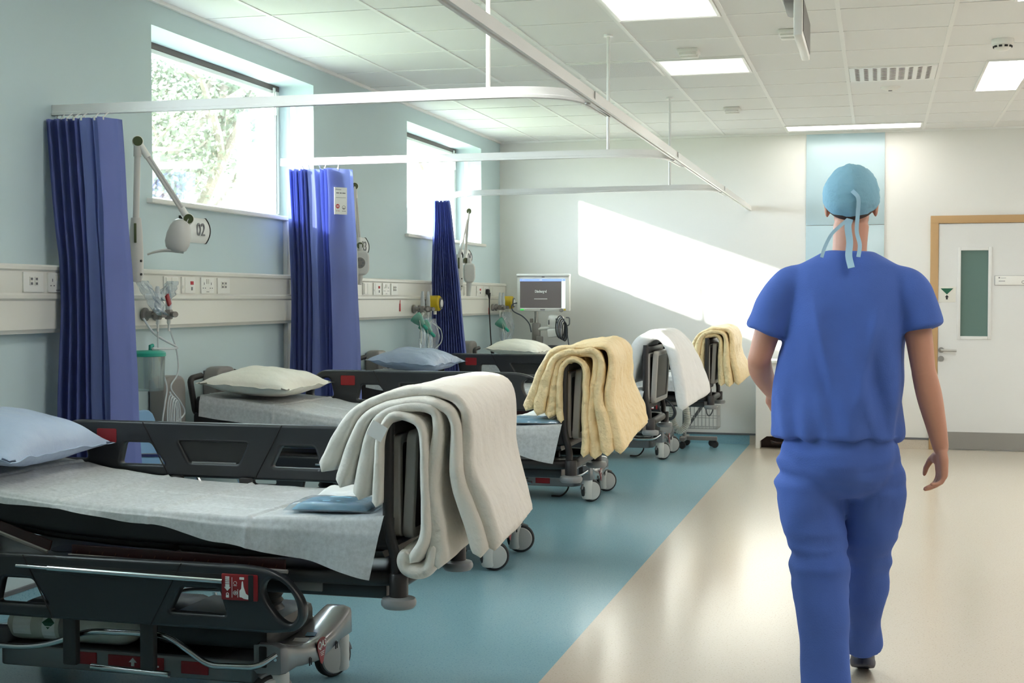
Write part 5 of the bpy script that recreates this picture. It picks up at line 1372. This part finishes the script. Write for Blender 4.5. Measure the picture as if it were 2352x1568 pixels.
bm = B(); box(bm, (0.115, 0.0, 1.15), (0.15, 0.10, 0.12), 0.025, rot=RY(0.08).to_3x3()); box(bm, (0.105, -0.01, 1.045), (0.13, 0.11, 0.08), 0.012, rot=RY(-0.12).to_3x3()); tube(bm, [(-0.05, 0.0, 1.08), (0.06, 0.0, 1.09)], 0.016, 10); md = obj('module_rack', bm, 'white_plastic', o)
bm = B()
for zz in (1.172, 1.145): box(bm, (0.13, -0.055, zz), (0.022, 0.012, 0.020), 0.002)
box(bm, (0.055, -0.05, 1.145), (0.012, 0.012, 0.045), 0.003); obj('ports', bm, 'grey_strip', md)
for k in range(5):
    bm = B(); ph = k*0.25
    pts = [(0.165+0.012*k+0.042*math.sin(t)*(1-0.1*k), -0.075-0.008*k, 1.10+0.105*math.cos(t)*(1-0.04*k)-0.01*k) for t in [2*PI*i/30 for i in range(30)]]
    tube(bm, pts, 0.0048, 8, closed=True); obj('cable_loop', bm, 'cable_grey' if k % 2 else 'cable_black', o)
bm = B(); tube(bm, spline([(0.20, -0.08, 1.18), (0.225, -0.08, 1.08), (0.25, -0.07, 0.90), (0.26, -0.06, 0.70)], 8), 0.0055, 8); obj('hanging_cable', bm, 'cable_grey', o)
bm = B(); tube(bm, fillet([(0.215, -0.02, 1.19), (0.25, -0.04, 1.19), (0.25, -0.04, 1.12), (0.215, -0.02, 1.11)], 0.02), 0.006, 8); obj('handle', bm, 'grey_strip', o)
bm = B(); tube(bm, spline([(-0.24, 0.0, 1.33), (-0.30, -0.02, 1.31), (-0.29, -0.02, 1.25), (-0.20, -0.02, 1.20), (-0.14, 0, 1.13), (-0.12, 0, 1.05)], 8), 0.006, 8); obj('screen_cable', bm, 'cable_grey', o)

o = empty('warming_unit_stand', (-1.62, 12.60, 0), 'wheeled stand with wire basket and white corrugated hose by the back wall', 'wheeled stand')
bm = B(); box(bm, (0.03, 0, 0.085), (0.34, 0.05, 0.035), 0.006); box(bm, (-0.10, 0, 0.085), (0.05, 0.34, 0.035), 0.006); obj('base', bm, 'panel_grey', o)
bm = B(); tube(bm, [(-0.10, 0, 0.09), (-0.10, 0, 0.95)], 0.019, 14); obj('pole', bm, 'steel', o)
bm = B(); tube(bm, [(-0.06, -0.06, 0.20), (0.12, -0.06, 0.46)], 0.014, 8); obj('brace', bm, 'grey_strip', o)
for (x, y) in ((0.18, 0.0), (-0.10, -0.15), (-0.10, 0.15), (0.14, 0.12)):
    bm = B(); cyl(bm, (x, y, 0.033), 0.033, 0.034, 'Y', 18, 0.006); box(bm, (x, y, 0.058), (0.03, 0.04, 0.02), 0.004); obj('castor', bm, 'rubber', o)
bm = B(); bx(bm, -0.20, 0.02, 0.02, 0.20, 0.62, 0.92, 0.03); obj('warming_unit', bm, 'panel_grey', o)
bm = B()
X0, X1, Y0, Y1, Z0, Z1 = -0.06, 0.215, -0.13, 0.11, 0.185, 0.385
for zz in (Z0, (Z0+Z1)/2, Z1): tube(bm, [(X0, Y0, zz), (X1, Y0, zz), (X1, Y1, zz), (X0, Y1, zz)], 0.0028, 6, closed=True)
for k in range(9):
    x = X0+(X1-X0)*k/8; tube(bm, [(x, Y0, Z1), (x, Y0, Z0), (x, Y1, Z0), (x, Y1, Z1)], 0.002, 5)
for k in range(7):
    y = Y0+(Y1-Y0)*k/6; tube(bm, [(X0, y, Z1), (X0, y, Z0), (X1, y, Z0), (X1, y, Z1)], 0.002, 5)
obj('wire_basket', bm, 'steel', o)
bm = B()
path = spline([(-0.18, -0.06, 0.78), (-0.19, -0.17, 0.55), (-0.185, -0.20, 0.34), (-0.175, -0.20, 0.24), (-0.115, -0.20, 0.165), (-0.05, -0.20, 0.24), (-0.055, -0.20, 0.34), (-0.085, -0.17, 0.50), (-0.10, -0.10, 0.62)], 16)
tube(bm, path, [0.032 if i % 2 else 0.026 for i in range(len(path))], 16); obj('corrugated_hose', bm, 'white_hose', o, angle=20)
bm = B(); tube(bm, spline([(0.11, -0.135, 0.39), (0.125, -0.14, 0.32), (0.15, -0.14, 0.31), (0.175, -0.14, 0.36), (0.17, -0.14, 0.43)], 8), 0.006, 8); obj('hook', bm, 'grey_strip', o)

o = empty('pedal_bin', (-0.81, 12.80, 0), 'white floor standing bin with a dark pedal recess, beside the person', 'bin')
bm = B(); shape2d(bm, [rpoly([(-0.265, 0.0), (-0.225, 0.0), (-0.225, 0.07), (-0.165, 0.115), (0.165, 0.115), (0.225, 0.07), (0.225, 0.0), (0.265, 0.0), (0.265, 0.78), (-0.265, 0.78)], 0.004)], 0.34, 0.004, frame((0, 0, 0), (1, 0, 0), (0, 0, 1))); obj('body', bm, 'white_plastic', o)
bm = B(); box(bm, (0, 0.06, 0.055), (0.46, 0.18, 0.11), 0.004); obj('recess', bm, 'bin_brown', o)
bm = B(); tube(bm, spline([(-0.13, -0.13, 0.07), (-0.06, -0.165, 0.058), (0.06, -0.165, 0.058), (0.13, -0.13, 0.07)], 8), 0.008, 8); box(bm, (0, -0.08, 0.05), (0.26, 0.10, 0.02), 0.008); obj('pedal', bm, 'bin_brown', o)
bm = B(); box(bm, (0, -0.01, 0.795), (0.54, 0.37, 0.03), 0.01); obj('lid', bm, 'white_plastic', o)
# ------------------------------------------------------------------ the person
def remesh(bm, voxel, smooth=6, fac=0.5):
    me = bpy.data.meshes.new('form'); bmesh.ops.recalc_face_normals(bm, faces=bm.faces[:]); bm.to_mesh(me); bm.free()
    o = bpy.data.objects.new('form', me); COL.objects.link(o)
    r = o.modifiers.new('r', 'REMESH'); r.mode = 'VOXEL'; r.voxel_size = voxel
    if smooth: s = o.modifiers.new('s', 'SMOOTH'); s.factor = fac; s.iterations = smooth
    out = eval_mesh(o); bpy.data.objects.remove(o); bpy.data.meshes.remove(me)
    b = B(); b.from_mesh(out); bpy.data.meshes.remove(out)
    b.normal_update()
    return b

def limb(bm, pts, seg=20, n=6, ell=None):
    """Tapering limb through (x, y, z, radius) points."""
    P = spline([Vector(p[:3]) for p in pts], n)
    R = [v.x for v in spline([Vector((p[3], 0, 0)) for p in pts], n)]
    tube(bm, P, R, seg, ell=ell)
    for q, r in ((P[0], R[0]), (P[-1], R[-1])): ball(bm, q, (r*0.96,)*3)

def ball(bm, c, r, seg=20):
    prof = [(math.sin(PI*k/12), -math.cos(PI*k/12)) for k in range(13)]
    prof = [(0 if (k in (0, 12)) else a, b) for k, (a, b) in enumerate(prof)]
    lathe(bm, prof, seg, T(*c) @ Matrix.Diagonal((r[0], r[1], r[2], 1)))

def loft(bm, rings, seg=32, sq=2.3):
    """Stack of super-ellipse rings (z, cx, cy, rx, ry)."""
    R = []
    for z, cx, cy, rx, ry in rings:
        row = []
        for k in range(seg):
            a = 2*PI*k/seg; ca, sa = math.cos(a), math.sin(a)
            row.append(bm.verts.new((cx+rx*math.copysign(abs(ca)**(2/sq), ca), cy+ry*math.copysign(abs(sa)**(2/sq), sa), z)))
        R.append(row)
    for A, C in zip(R[:-1], R[1:]):
        for k in range(seg): bm.faces.new((A[k], A[(k+1) % seg], C[(k+1) % seg], C[k]))
    bm.faces.new(R[0][::-1]); bm.faces.new(R[-1])

def hand(bm, wrist, d, n, l, curl):
    """Palm, four unequal bent fingers and a thumb from the palm's side. d: towards fingertips, n: palm normal, l: thumb side."""
    wrist, d, n, l = Vector(wrist), Vector(d).normalized(), Vector(n).normalized(), Vector(l).normalized()
    for off in (-0.027, -0.009, 0.009, 0.027):
        tube(bm, [wrist+l*off*0.5, wrist+d*0.035+l*off*0.9, wrist+d*0.088+l*off], [0.015, 0.0165, 0.0125], 12); ball(bm, wrist+d*0.088+l*off, (0.0125,)*3, 12)
    ball(bm, wrist+d*0.035+l*0.022+n*0.008, (0.017, 0.020, 0.022), 12)
    for off, ln, c in ((0.031, 0.072, 0.9), (0.0105, 0.080, 1.0), (-0.0105, 0.074, 1.1), (-0.031, 0.058, 1.2)):
        p = wrist+d*0.088+l*off; dirv = (d+l*off*0.2).normalized()
        pts = [p]; ang = 0.0
        for seglen, b in ((0.44, 0.35), (0.32, 0.55), (0.24, 0.35)):
            ang += b*curl*c
            p = p + (dirv*math.cos(ang)+n*math.sin(ang))*ln*seglen; pts.append(p)
        tube(bm, fillet(pts, 0.008, 3), [0.0092-0.0022*i/11 for i in range(len(fillet(pts, 0.008, 3)))], 10); ball(bm, pts[-1], (0.0068,)*3, 10); ball(bm, pts[0], (0.0096,)*3, 10)
    b0 = wrist+d*0.022+l*0.022+n*0.006; b1 = b0+(l*0.62+d*0.62+n*0.45).normalized()*0.036; b2 = b1+(l*0.22+d*0.85+n*0.45).normalized()*0.030; b3 = b2+(d*0.95+n*0.3-l*0.05).normalized()*0.022
    tube(bm, [b0, b1, b2, b3], [0.0135, 0.0115, 0.0098, 0.0075], 12); ball(bm, b3, (0.0075,)*3, 10); ball(bm, b0, (0.0135,)*3, 10)

PX, PY = -0.10, 4.67
person = empty('person', (PX, PY, 0), 'person in blue scrubs and a pale teal cap walking away', 'person')
bm = B()
loft(bm, [(0.86, -0.02, 0, 0.145, 0.105), (0.95, -0.02, 0, 0.140, 0.105), (1.08, 0, 0, 0.145, 0.10), (1.22, 0, 0, 0.155, 0.105), (1.34, 0, 0, 0.165, 0.10), (1.42, 0, 0, 0.140, 0.085), (1.475, 0, 0.002, 0.085, 0.066), (1.515, 0.003, 0.006, 0.066, 0.062)])
limb(bm, [(0.003, 0.0, 1.46, 0.062), (0.006, 0.012, 1.53, 0.056), (0.010, 0.024, 1.61, 0.058)])
HC = Vector((0.010, 0.034, 1.690))
ball(bm, HC+Vector((0, -0.004, 0.014)), (0.076, 0.096, 0.096)); ball(bm, HC+Vector((0, 0.030, -0.045)), (0.058, 0.062, 0.072)); ball(bm, HC+Vector((0, 0.070, -0.092)), (0.028, 0.022, 0.022))
tube(bm, [HC+Vector((0, 0.088, 0.015)), HC+Vector((0, 0.112, -0.030))], [0.009, 0.014], 10); ball(bm, HC+Vector((0, 0.110, -0.030)), (0.015, 0.012, 0.011))
for s in (-1, 1):
    ball(bm, HC+Vector((s*0.078, -0.005, -0.022)), (0.009, 0.020, 0.032)); ball(bm, HC+Vector((s*0.083, -0.013, -0.006)), (0.007, 0.014, 0.018))
    ball(bm, HC+Vector((s*0.034, 0.082, 0.020)), (0.022, 0.012, 0.008)); ball(bm, HC+Vector((s*0.020, 0.082, -0.062)), (0.016, 0.010, 0.006))
limb(bm, [(-0.135, 0, 1.425, 0.050), (-0.205, -0.005, 1.375, 0.046), (-0.250, -0.012, 1.28, 0.045), (-0.285, -0.018, 1.165, 0.038)])
limb(bm, [(-0.285, -0.018, 1.165, 0.039), (-0.285, 0.06, 1.12, 0.040), (-0.270, 0.15, 1.07, 0.032), (-0.255, 0.215, 1.035, 0.026)])
limb(bm, [(0.135, 0, 1.425, 0.050), (0.190, -0.005, 1.375, 0.046), (0.222, -0.02, 1.27, 0.045), (0.243, -0.030, 1.130, 0.038)])
limb(bm, [(0.243, -0.030, 1.130, 0.039), (0.262, -0.022, 1.05, 0.041), (0.285, -0.008, 0.95, 0.033), (0.300, 0.004, 0.880, 0.026)])
hand(bm, (0.300, 0.004, 0.880), (0.05, 0.08, -1), (-0.92, -0.25, -0.05), (-0.25, 0.95, 0.0), 1.15)
hand(bm, (-0.255, 0.215, 1.035), (0.15, 0.85, -0.45), (0.55, -0.35, -0.75), (0.75, 0.2, 0.6), 1.3)
limb(bm, [(-0.088, 0, 0.88, 0.062), (-0.090, -0.005, 0.72, 0.070), (-0.068, -0.02, 0.50, 0.050), (-0.058, -0.070, 0.33, 0.046), (-0.05, -0.13, 0.10, 0.038), (-0.05, -0.14, 0.06, 0.034)])
limb(bm, [(0.062, 0, 0.88, 0.062), (0.090, 0.06, 0.72, 0.066), (0.076, 0.145, 0.51, 0.048), (0.066, 0.205, 0.36, 0.042), (0.055, 0.31, 0.17, 0.034), (0.055, 0.335, 0.13, 0.034)])
body = remesh(bm, 0.0042, 5)
obj('body', body, 'skin', person, angle=180)
for s in (-1, 1):
    bm = B(); ball(bm, HC+Vector((s*0.032, 0.086, 0.006)), (0.012, 0.009, 0.007), 14); e_ = obj('eye', bm, 'print_white', person)
    bm = B(); ball(bm, HC+Vector((s*0.032, 0.0935, 0.006)), (0.005, 0.003, 0.005), 12); obj('iris', bm, 'hair', e_)
    bm = B(); tube(bm, [HC+Vector((s*0.014, 0.098, 0.026)), HC+Vector((s*0.032, 0.097, 0.031)), HC+Vector((s*0.052, 0.085, 0.025))], 0.0035, 6); obj('eyebrow', bm, 'hair', person)
bm = B(); tube(bm, [HC+Vector((-0.022, 0.086, -0.062)), HC+Vector((0, 0.096, -0.061)), HC+Vector((0.022, 0.086, -0.062))], 0.0045, 8); obj('lips', bm, 'print_red', person)

def shell(bm, c, r, tilt, cut, seg=40, rows=22, wr=0.0, seed=0):
    """Dome: the part of an ellipsoid above a tilted plane."""
    M = T(*c) @ RX(tilt)
    R = []
    for j in range(rows+1):
        th = (PI/2 - math.asin(cut))*j/rows
        row = []
        for k in range(seg):
            a = 2*PI*k/seg; p = Vector((math.sin(th)*math.cos(a), math.sin(th)*math.sin(a), math.cos(th)))
            w = 1+wr*noise.noise(Vector((p.x*5+seed, p.y*5, p.z*6)))*(0.3+0.7*j/rows) + wr*0.5*noise.noise(Vector((p.x*14+seed, p.y*14, p.z*5)))
            row.append(bm.verts.new(M @ Vector((p.x*r[0]*w, p.y*r[1]*w, p.z*r[2]*w))))
        R.append(row)
    for A, C in zip(R[1:-1], R[2:]):
        for k in range(seg): bm.faces.new((A[k], A[(k+1) % seg], C[(k+1) % seg], C[k]))
    bm.faces.new(R[1]);
    bmesh.ops.delete(bm, geom=R[0], context='VERTS')
    # turned-in rim
    rim = [bm.verts.new(v.co.lerp(Vector(c), 0.08)) for v in R[-1]]
    for k in range(seg): bm.faces.new((R[-1][k], R[-1][(k+1) % seg], rim[(k+1) % seg], rim[k]))
bm = B(); shell(bm, HC+Vector((0, -0.008, 0.008)), (0.081, 0.098, 0.098), 0.62, -0.25); obj('hair', bm, 'hair', person, angle=80)
bm = B(); shell(bm, HC+Vector((0, -0.010, 0.016)), (0.092, 0.112, 0.104), 0.50, -0.22, wr=0.05, seed=3); cp = obj('scrub_cap', bm, 'cap_teal', person, angle=80)
def ribbon(pts, w, name, parent, m, nrm=(0, -1, 0)):
    bm = B(); P = spline(pts, 8); a = []
    for i, p in enumerate(P):
        t = (P[min(i+1, len(P)-1)]-P[max(i-1, 0)]).normalized(); s = t.cross(Vector(nrm)).normalized(); nn = s.cross(t).normalized()
        a.append([bm.verts.new(p+s*w/2), bm.verts.new(p-s*w/2), bm.verts.new(p-s*w/2+nn*0.0015), bm.verts.new(p+s*w/2+nn*0.0015)])
    for A, C in zip(a[:-1], a[1:]):
        for k in range(4): bm.faces.new((A[k], A[(k+1) % 4], C[(k+1) % 4], C[k]))
    bm.faces.new(a[0]); bm.faces.new(a[-1][::-1]); return obj(name, bm, m, parent, angle=60)
ribbon([(0.015, -0.092, 1.715), (0.034, -0.098, 1.690), (0.033, -0.090, 1.64), (0.030, -0.088, 1.585), (0.040, -0.096, 1.54), (0.036, -0.115, 1.50)], 0.013, 'tie', cp, 'tie_blue')
ribbon([(0.008, -0.075, 1.625), (0.002, -0.082, 1.60), (0.008, -0.088, 1.55), (0.006, -0.108, 1.505), (0.015, -0.128, 1.465)], 0.022, 'tie', cp, 'tie_blue')
ribbon([(0.0, -0.078, 1.622), (-0.025, -0.082, 1.60), (-0.050, -0.080, 1.575), (-0.070, -0.085, 1.535), (-0.080, -0.098, 1.50)], 0.011, 'tie', cp, 'tie_blue')

# scrubs
def drape(b, kind):
    for v in b.verts:
        p, n = v.co, v.normal
        if kind == 'top':
            sag = max(0, min(1, (1.46-p.z)/0.5))
            d = 0.026*sag*noise.noise(Vector((p.x*11+2, p.y*11, p.z*2.0))) + 0.016*sag*noise.noise(Vector((p.x*20+p.z*5, p.y*16, p.z*4.0+4)))
            d += 0.006*noise.noise(Vector((p.x*9, p.y*9, p.z*9+7)))
            # folds falling from the shoulder blades towards the waist
            for s in (-1, 1):
                u = p.x - s*(0.115-0.20*(1.42-p.z)); d += 0.010*math.exp(-(u/0.016)**2)*max(0, min(1, (1.40-p.z)/0.12))*max(0, min(1, (p.z-1.0)/0.12))
        else:
            d = 0.018*noise.noise(Vector((p.x*9+1, p.y*9, p.z*3.2))) + 0.007*noise.noise(Vector((p.x*14, p.y*12, p.z*11+3)))
            kn = math.exp(-((p.z-0.50)/0.10)**2) + math.exp(-((p.z-0.80)/0.09)**2)
            d += 0.014*kn*noise.noise(Vector((p.x*5, p.y*6+9, p.z*26)))
        v.co = p + n*d
    b.normal_update()
    return b
bm = B()
loft(bm, [(0.905, -0.035, 0.0, 0.212, 0.150), (0.97, -0.032, 0, 0.210, 0.150), (1.10, -0.018, 0, 0.203, 0.142), (1.24, -0.006, 0, 0.198, 0.138), (1.34, 0, 0, 0.196, 0.130), (1.41, 0.0, 0, 0.192, 0.116), (1.455, 0.0, 0, 0.180, 0.102), (1.478, 0.002, 0.0, 0.166, 0.092), (1.500, 0.004, 0.004, 0.122, 0.082), (1.523, 0.005, 0.008, 0.076, 0.070)], 44, 2.2)
tube(bm, spline([(-0.120, 0, 1.425), (-0.185, -0.004, 1.405), (-0.228, -0.010, 1.340), (-0.262, -0.014, 1.252)], 8), [0.060+0.012*min(1, i/12) for i in range(25)], 24)
tube(bm, spline([(0.120, 0, 1.425), (0.182, -0.006, 1.405), (0.214, -0.016, 1.345), (0.240, -0.024, 1.265)], 8), [0.060+0.012*min(1, i/12) for i in range(25)], 24)
ball(bm, (-0.178, 0, 1.405), (0.066, 0.070, 0.066)); ball(bm, (0.172, 0, 1.405), (0.066, 0.070, 0.066))
top = drape(remesh(bm, 0.007, 14), 'top'); obj('scrub_top', top, 'scrub_blue', person, angle=180)
bm = B()
loft(bm, [(0.70, -0.015, 0.03, 0.085, 0.10), (0.74, -0.017, 0.02, 0.15, 0.125), (0.80, -0.02, 0.01, 0.176, 0.140), (0.86, -0.022, 0.005, 0.178, 0.138), (0.96, -0.025, 0, 0.178, 0.130)], 40)
tube(bm, spline([(-0.104, 0, 0.88), (-0.112, -0.005, 0.70), (-0.085, -0.025, 0.48), (-0.062, -0.085, 0.26), (-0.055, -0.135, 0.055)], 8), [v.x for v in spline([Vector((r, 0, 0)) for r in (0.098, 0.108, 0.092, 0.086, 0.088)], 8)], 26)
tube(bm, spline([(0.066, 0.01, 0.88), (0.082, 0.07, 0.70), (0.076, 0.15, 0.48), (0.062, 0.235, 0.30), (0.052, 0.315, 0.135)], 8), [v.x for v in spline([Vector((r, 0, 0)) for r in (0.096, 0.102, 0.078, 0.066, 0.066)], 8)], 26)
tr_ = drape(remesh(bm, 0.007, 5), 'trousers'); obj('scrub_trousers', tr_, 'scrub_blue', person, angle=180)
for (x, y, z, pitch) in ((-0.05, -0.10, 0.0, 0.0), (0.055, 0.385, 0.045, -0.30)):
    bm = B(); M = T(x, y, z) @ RX(pitch)
    b2 = B()
    loft(b2, [(0.0, 0, 0.03, 0.044, 0.135), (0.022, 0, 0.03, 0.046, 0.137)], 28, 2.4)
    loft(b2, [(0.020, 0, 0.03, 0.043, 0.132), (0.05, 0, 0.015, 0.041, 0.115), (0.08, 0, -0.03, 0.037, 0.068), (0.105, 0, -0.045, 0.035, 0.045)], 28, 2.2)
    b2 = remesh(b2, 0.005, 4)
    for v in b2.verts: v.co = M @ v.co
    bm.free(); obj('shoe', b2, 'shoe', person, angle=180)

# ------------------------------------------------------------------ outside the windows
bm = B(); quad(bm, [(-60, -30, -0.35), (WX-0.4, -30, -0.35), (WX-0.4, 60, -0.35), (-60, 60, -0.35)])
struct(obj('ground', bm, 'lawn', smooth=False))
def tree(x, y, h, seed, label, leaves, spread=1.0, bare=False):
    rnd = random.Random(seed)
    root = empty('tree', (x, y, -0.35), label, 'tree', None)
    bm = B(); tips = []
    def grow(p, d, ln, r, lev):
        pts = [p]; q = p.copy(); dd = d.copy()
        for k in range(4):
            dd = (dd + Vector((rnd.uniform(-1, 1), rnd.uniform(-1, 1), rnd.uniform(-0.4, 0.8)))*0.18).normalized()
            q = q + dd*ln/4; pts.append(q.copy())
        tube(bm, pts, [r*(1-0.12*i) for i in range(5)], 8 if lev < 2 else 5)
        tips.extend(pts[2:] if lev > 1 else [])
        if lev < 4:
            for c in range(3 if lev < 2 else 3):
                s = pts[rnd.choice((2, 3, 4, 4))]
                a = rnd.uniform(0, 2*PI); nd = (dd*0.9 + Vector((math.cos(a), math.sin(a), rnd.uniform(-0.1, 0.6)))*spread*0.8).normalized()
                grow(s, nd, ln*rnd.uniform(0.58, 0.8), r*0.55, lev+1)
    grow(Vector((0, 0, 0)), Vector((0, 0, 1)), h*0.38, 0.20, 0)
    obj('trunk', bm, 'bark', root)
    if leaves:
        bm = B()
        for _ in range(leaves):
            t = rnd.choice(tips) + Vector((rnd.gauss(0, 0.28), rnd.gauss(0, 0.28), rnd.gauss(0, 0.25)))
            s = rnd.uniform(0.018, 0.036); u = Vector((rnd.gauss(0, 1), rnd.gauss(0, 1), rnd.gauss(0, 1))).normalized(); v = u.orthogonal()
            bm.faces.new([bm.verts.new(t+u*s*1.5), bm.verts.new(t+v*s*0.6), bm.verts.new(t-u*s*1.5), bm.verts.new(t-v*s*0.6)])
        obj('foliage', bm, 'leaf', root, smooth=False)['kind'] = 'stuff'
tree(-8.2, 14.2, 7.5, 3, 'leafy tree seen through the left part of the first window', 14000)
tree(-9.0, 16.3, 8.0, 8, 'leafy tree behind the slanting trunks in the first window', 14000)
tree(-10.5, 19.2, 8.0, 12, 'leafy tree toward the right of the first window', 8000)
tree(-9.3, 27.0, 8.0, 21, 'bare twiggy tree seen through the second window', 0, 1.1)
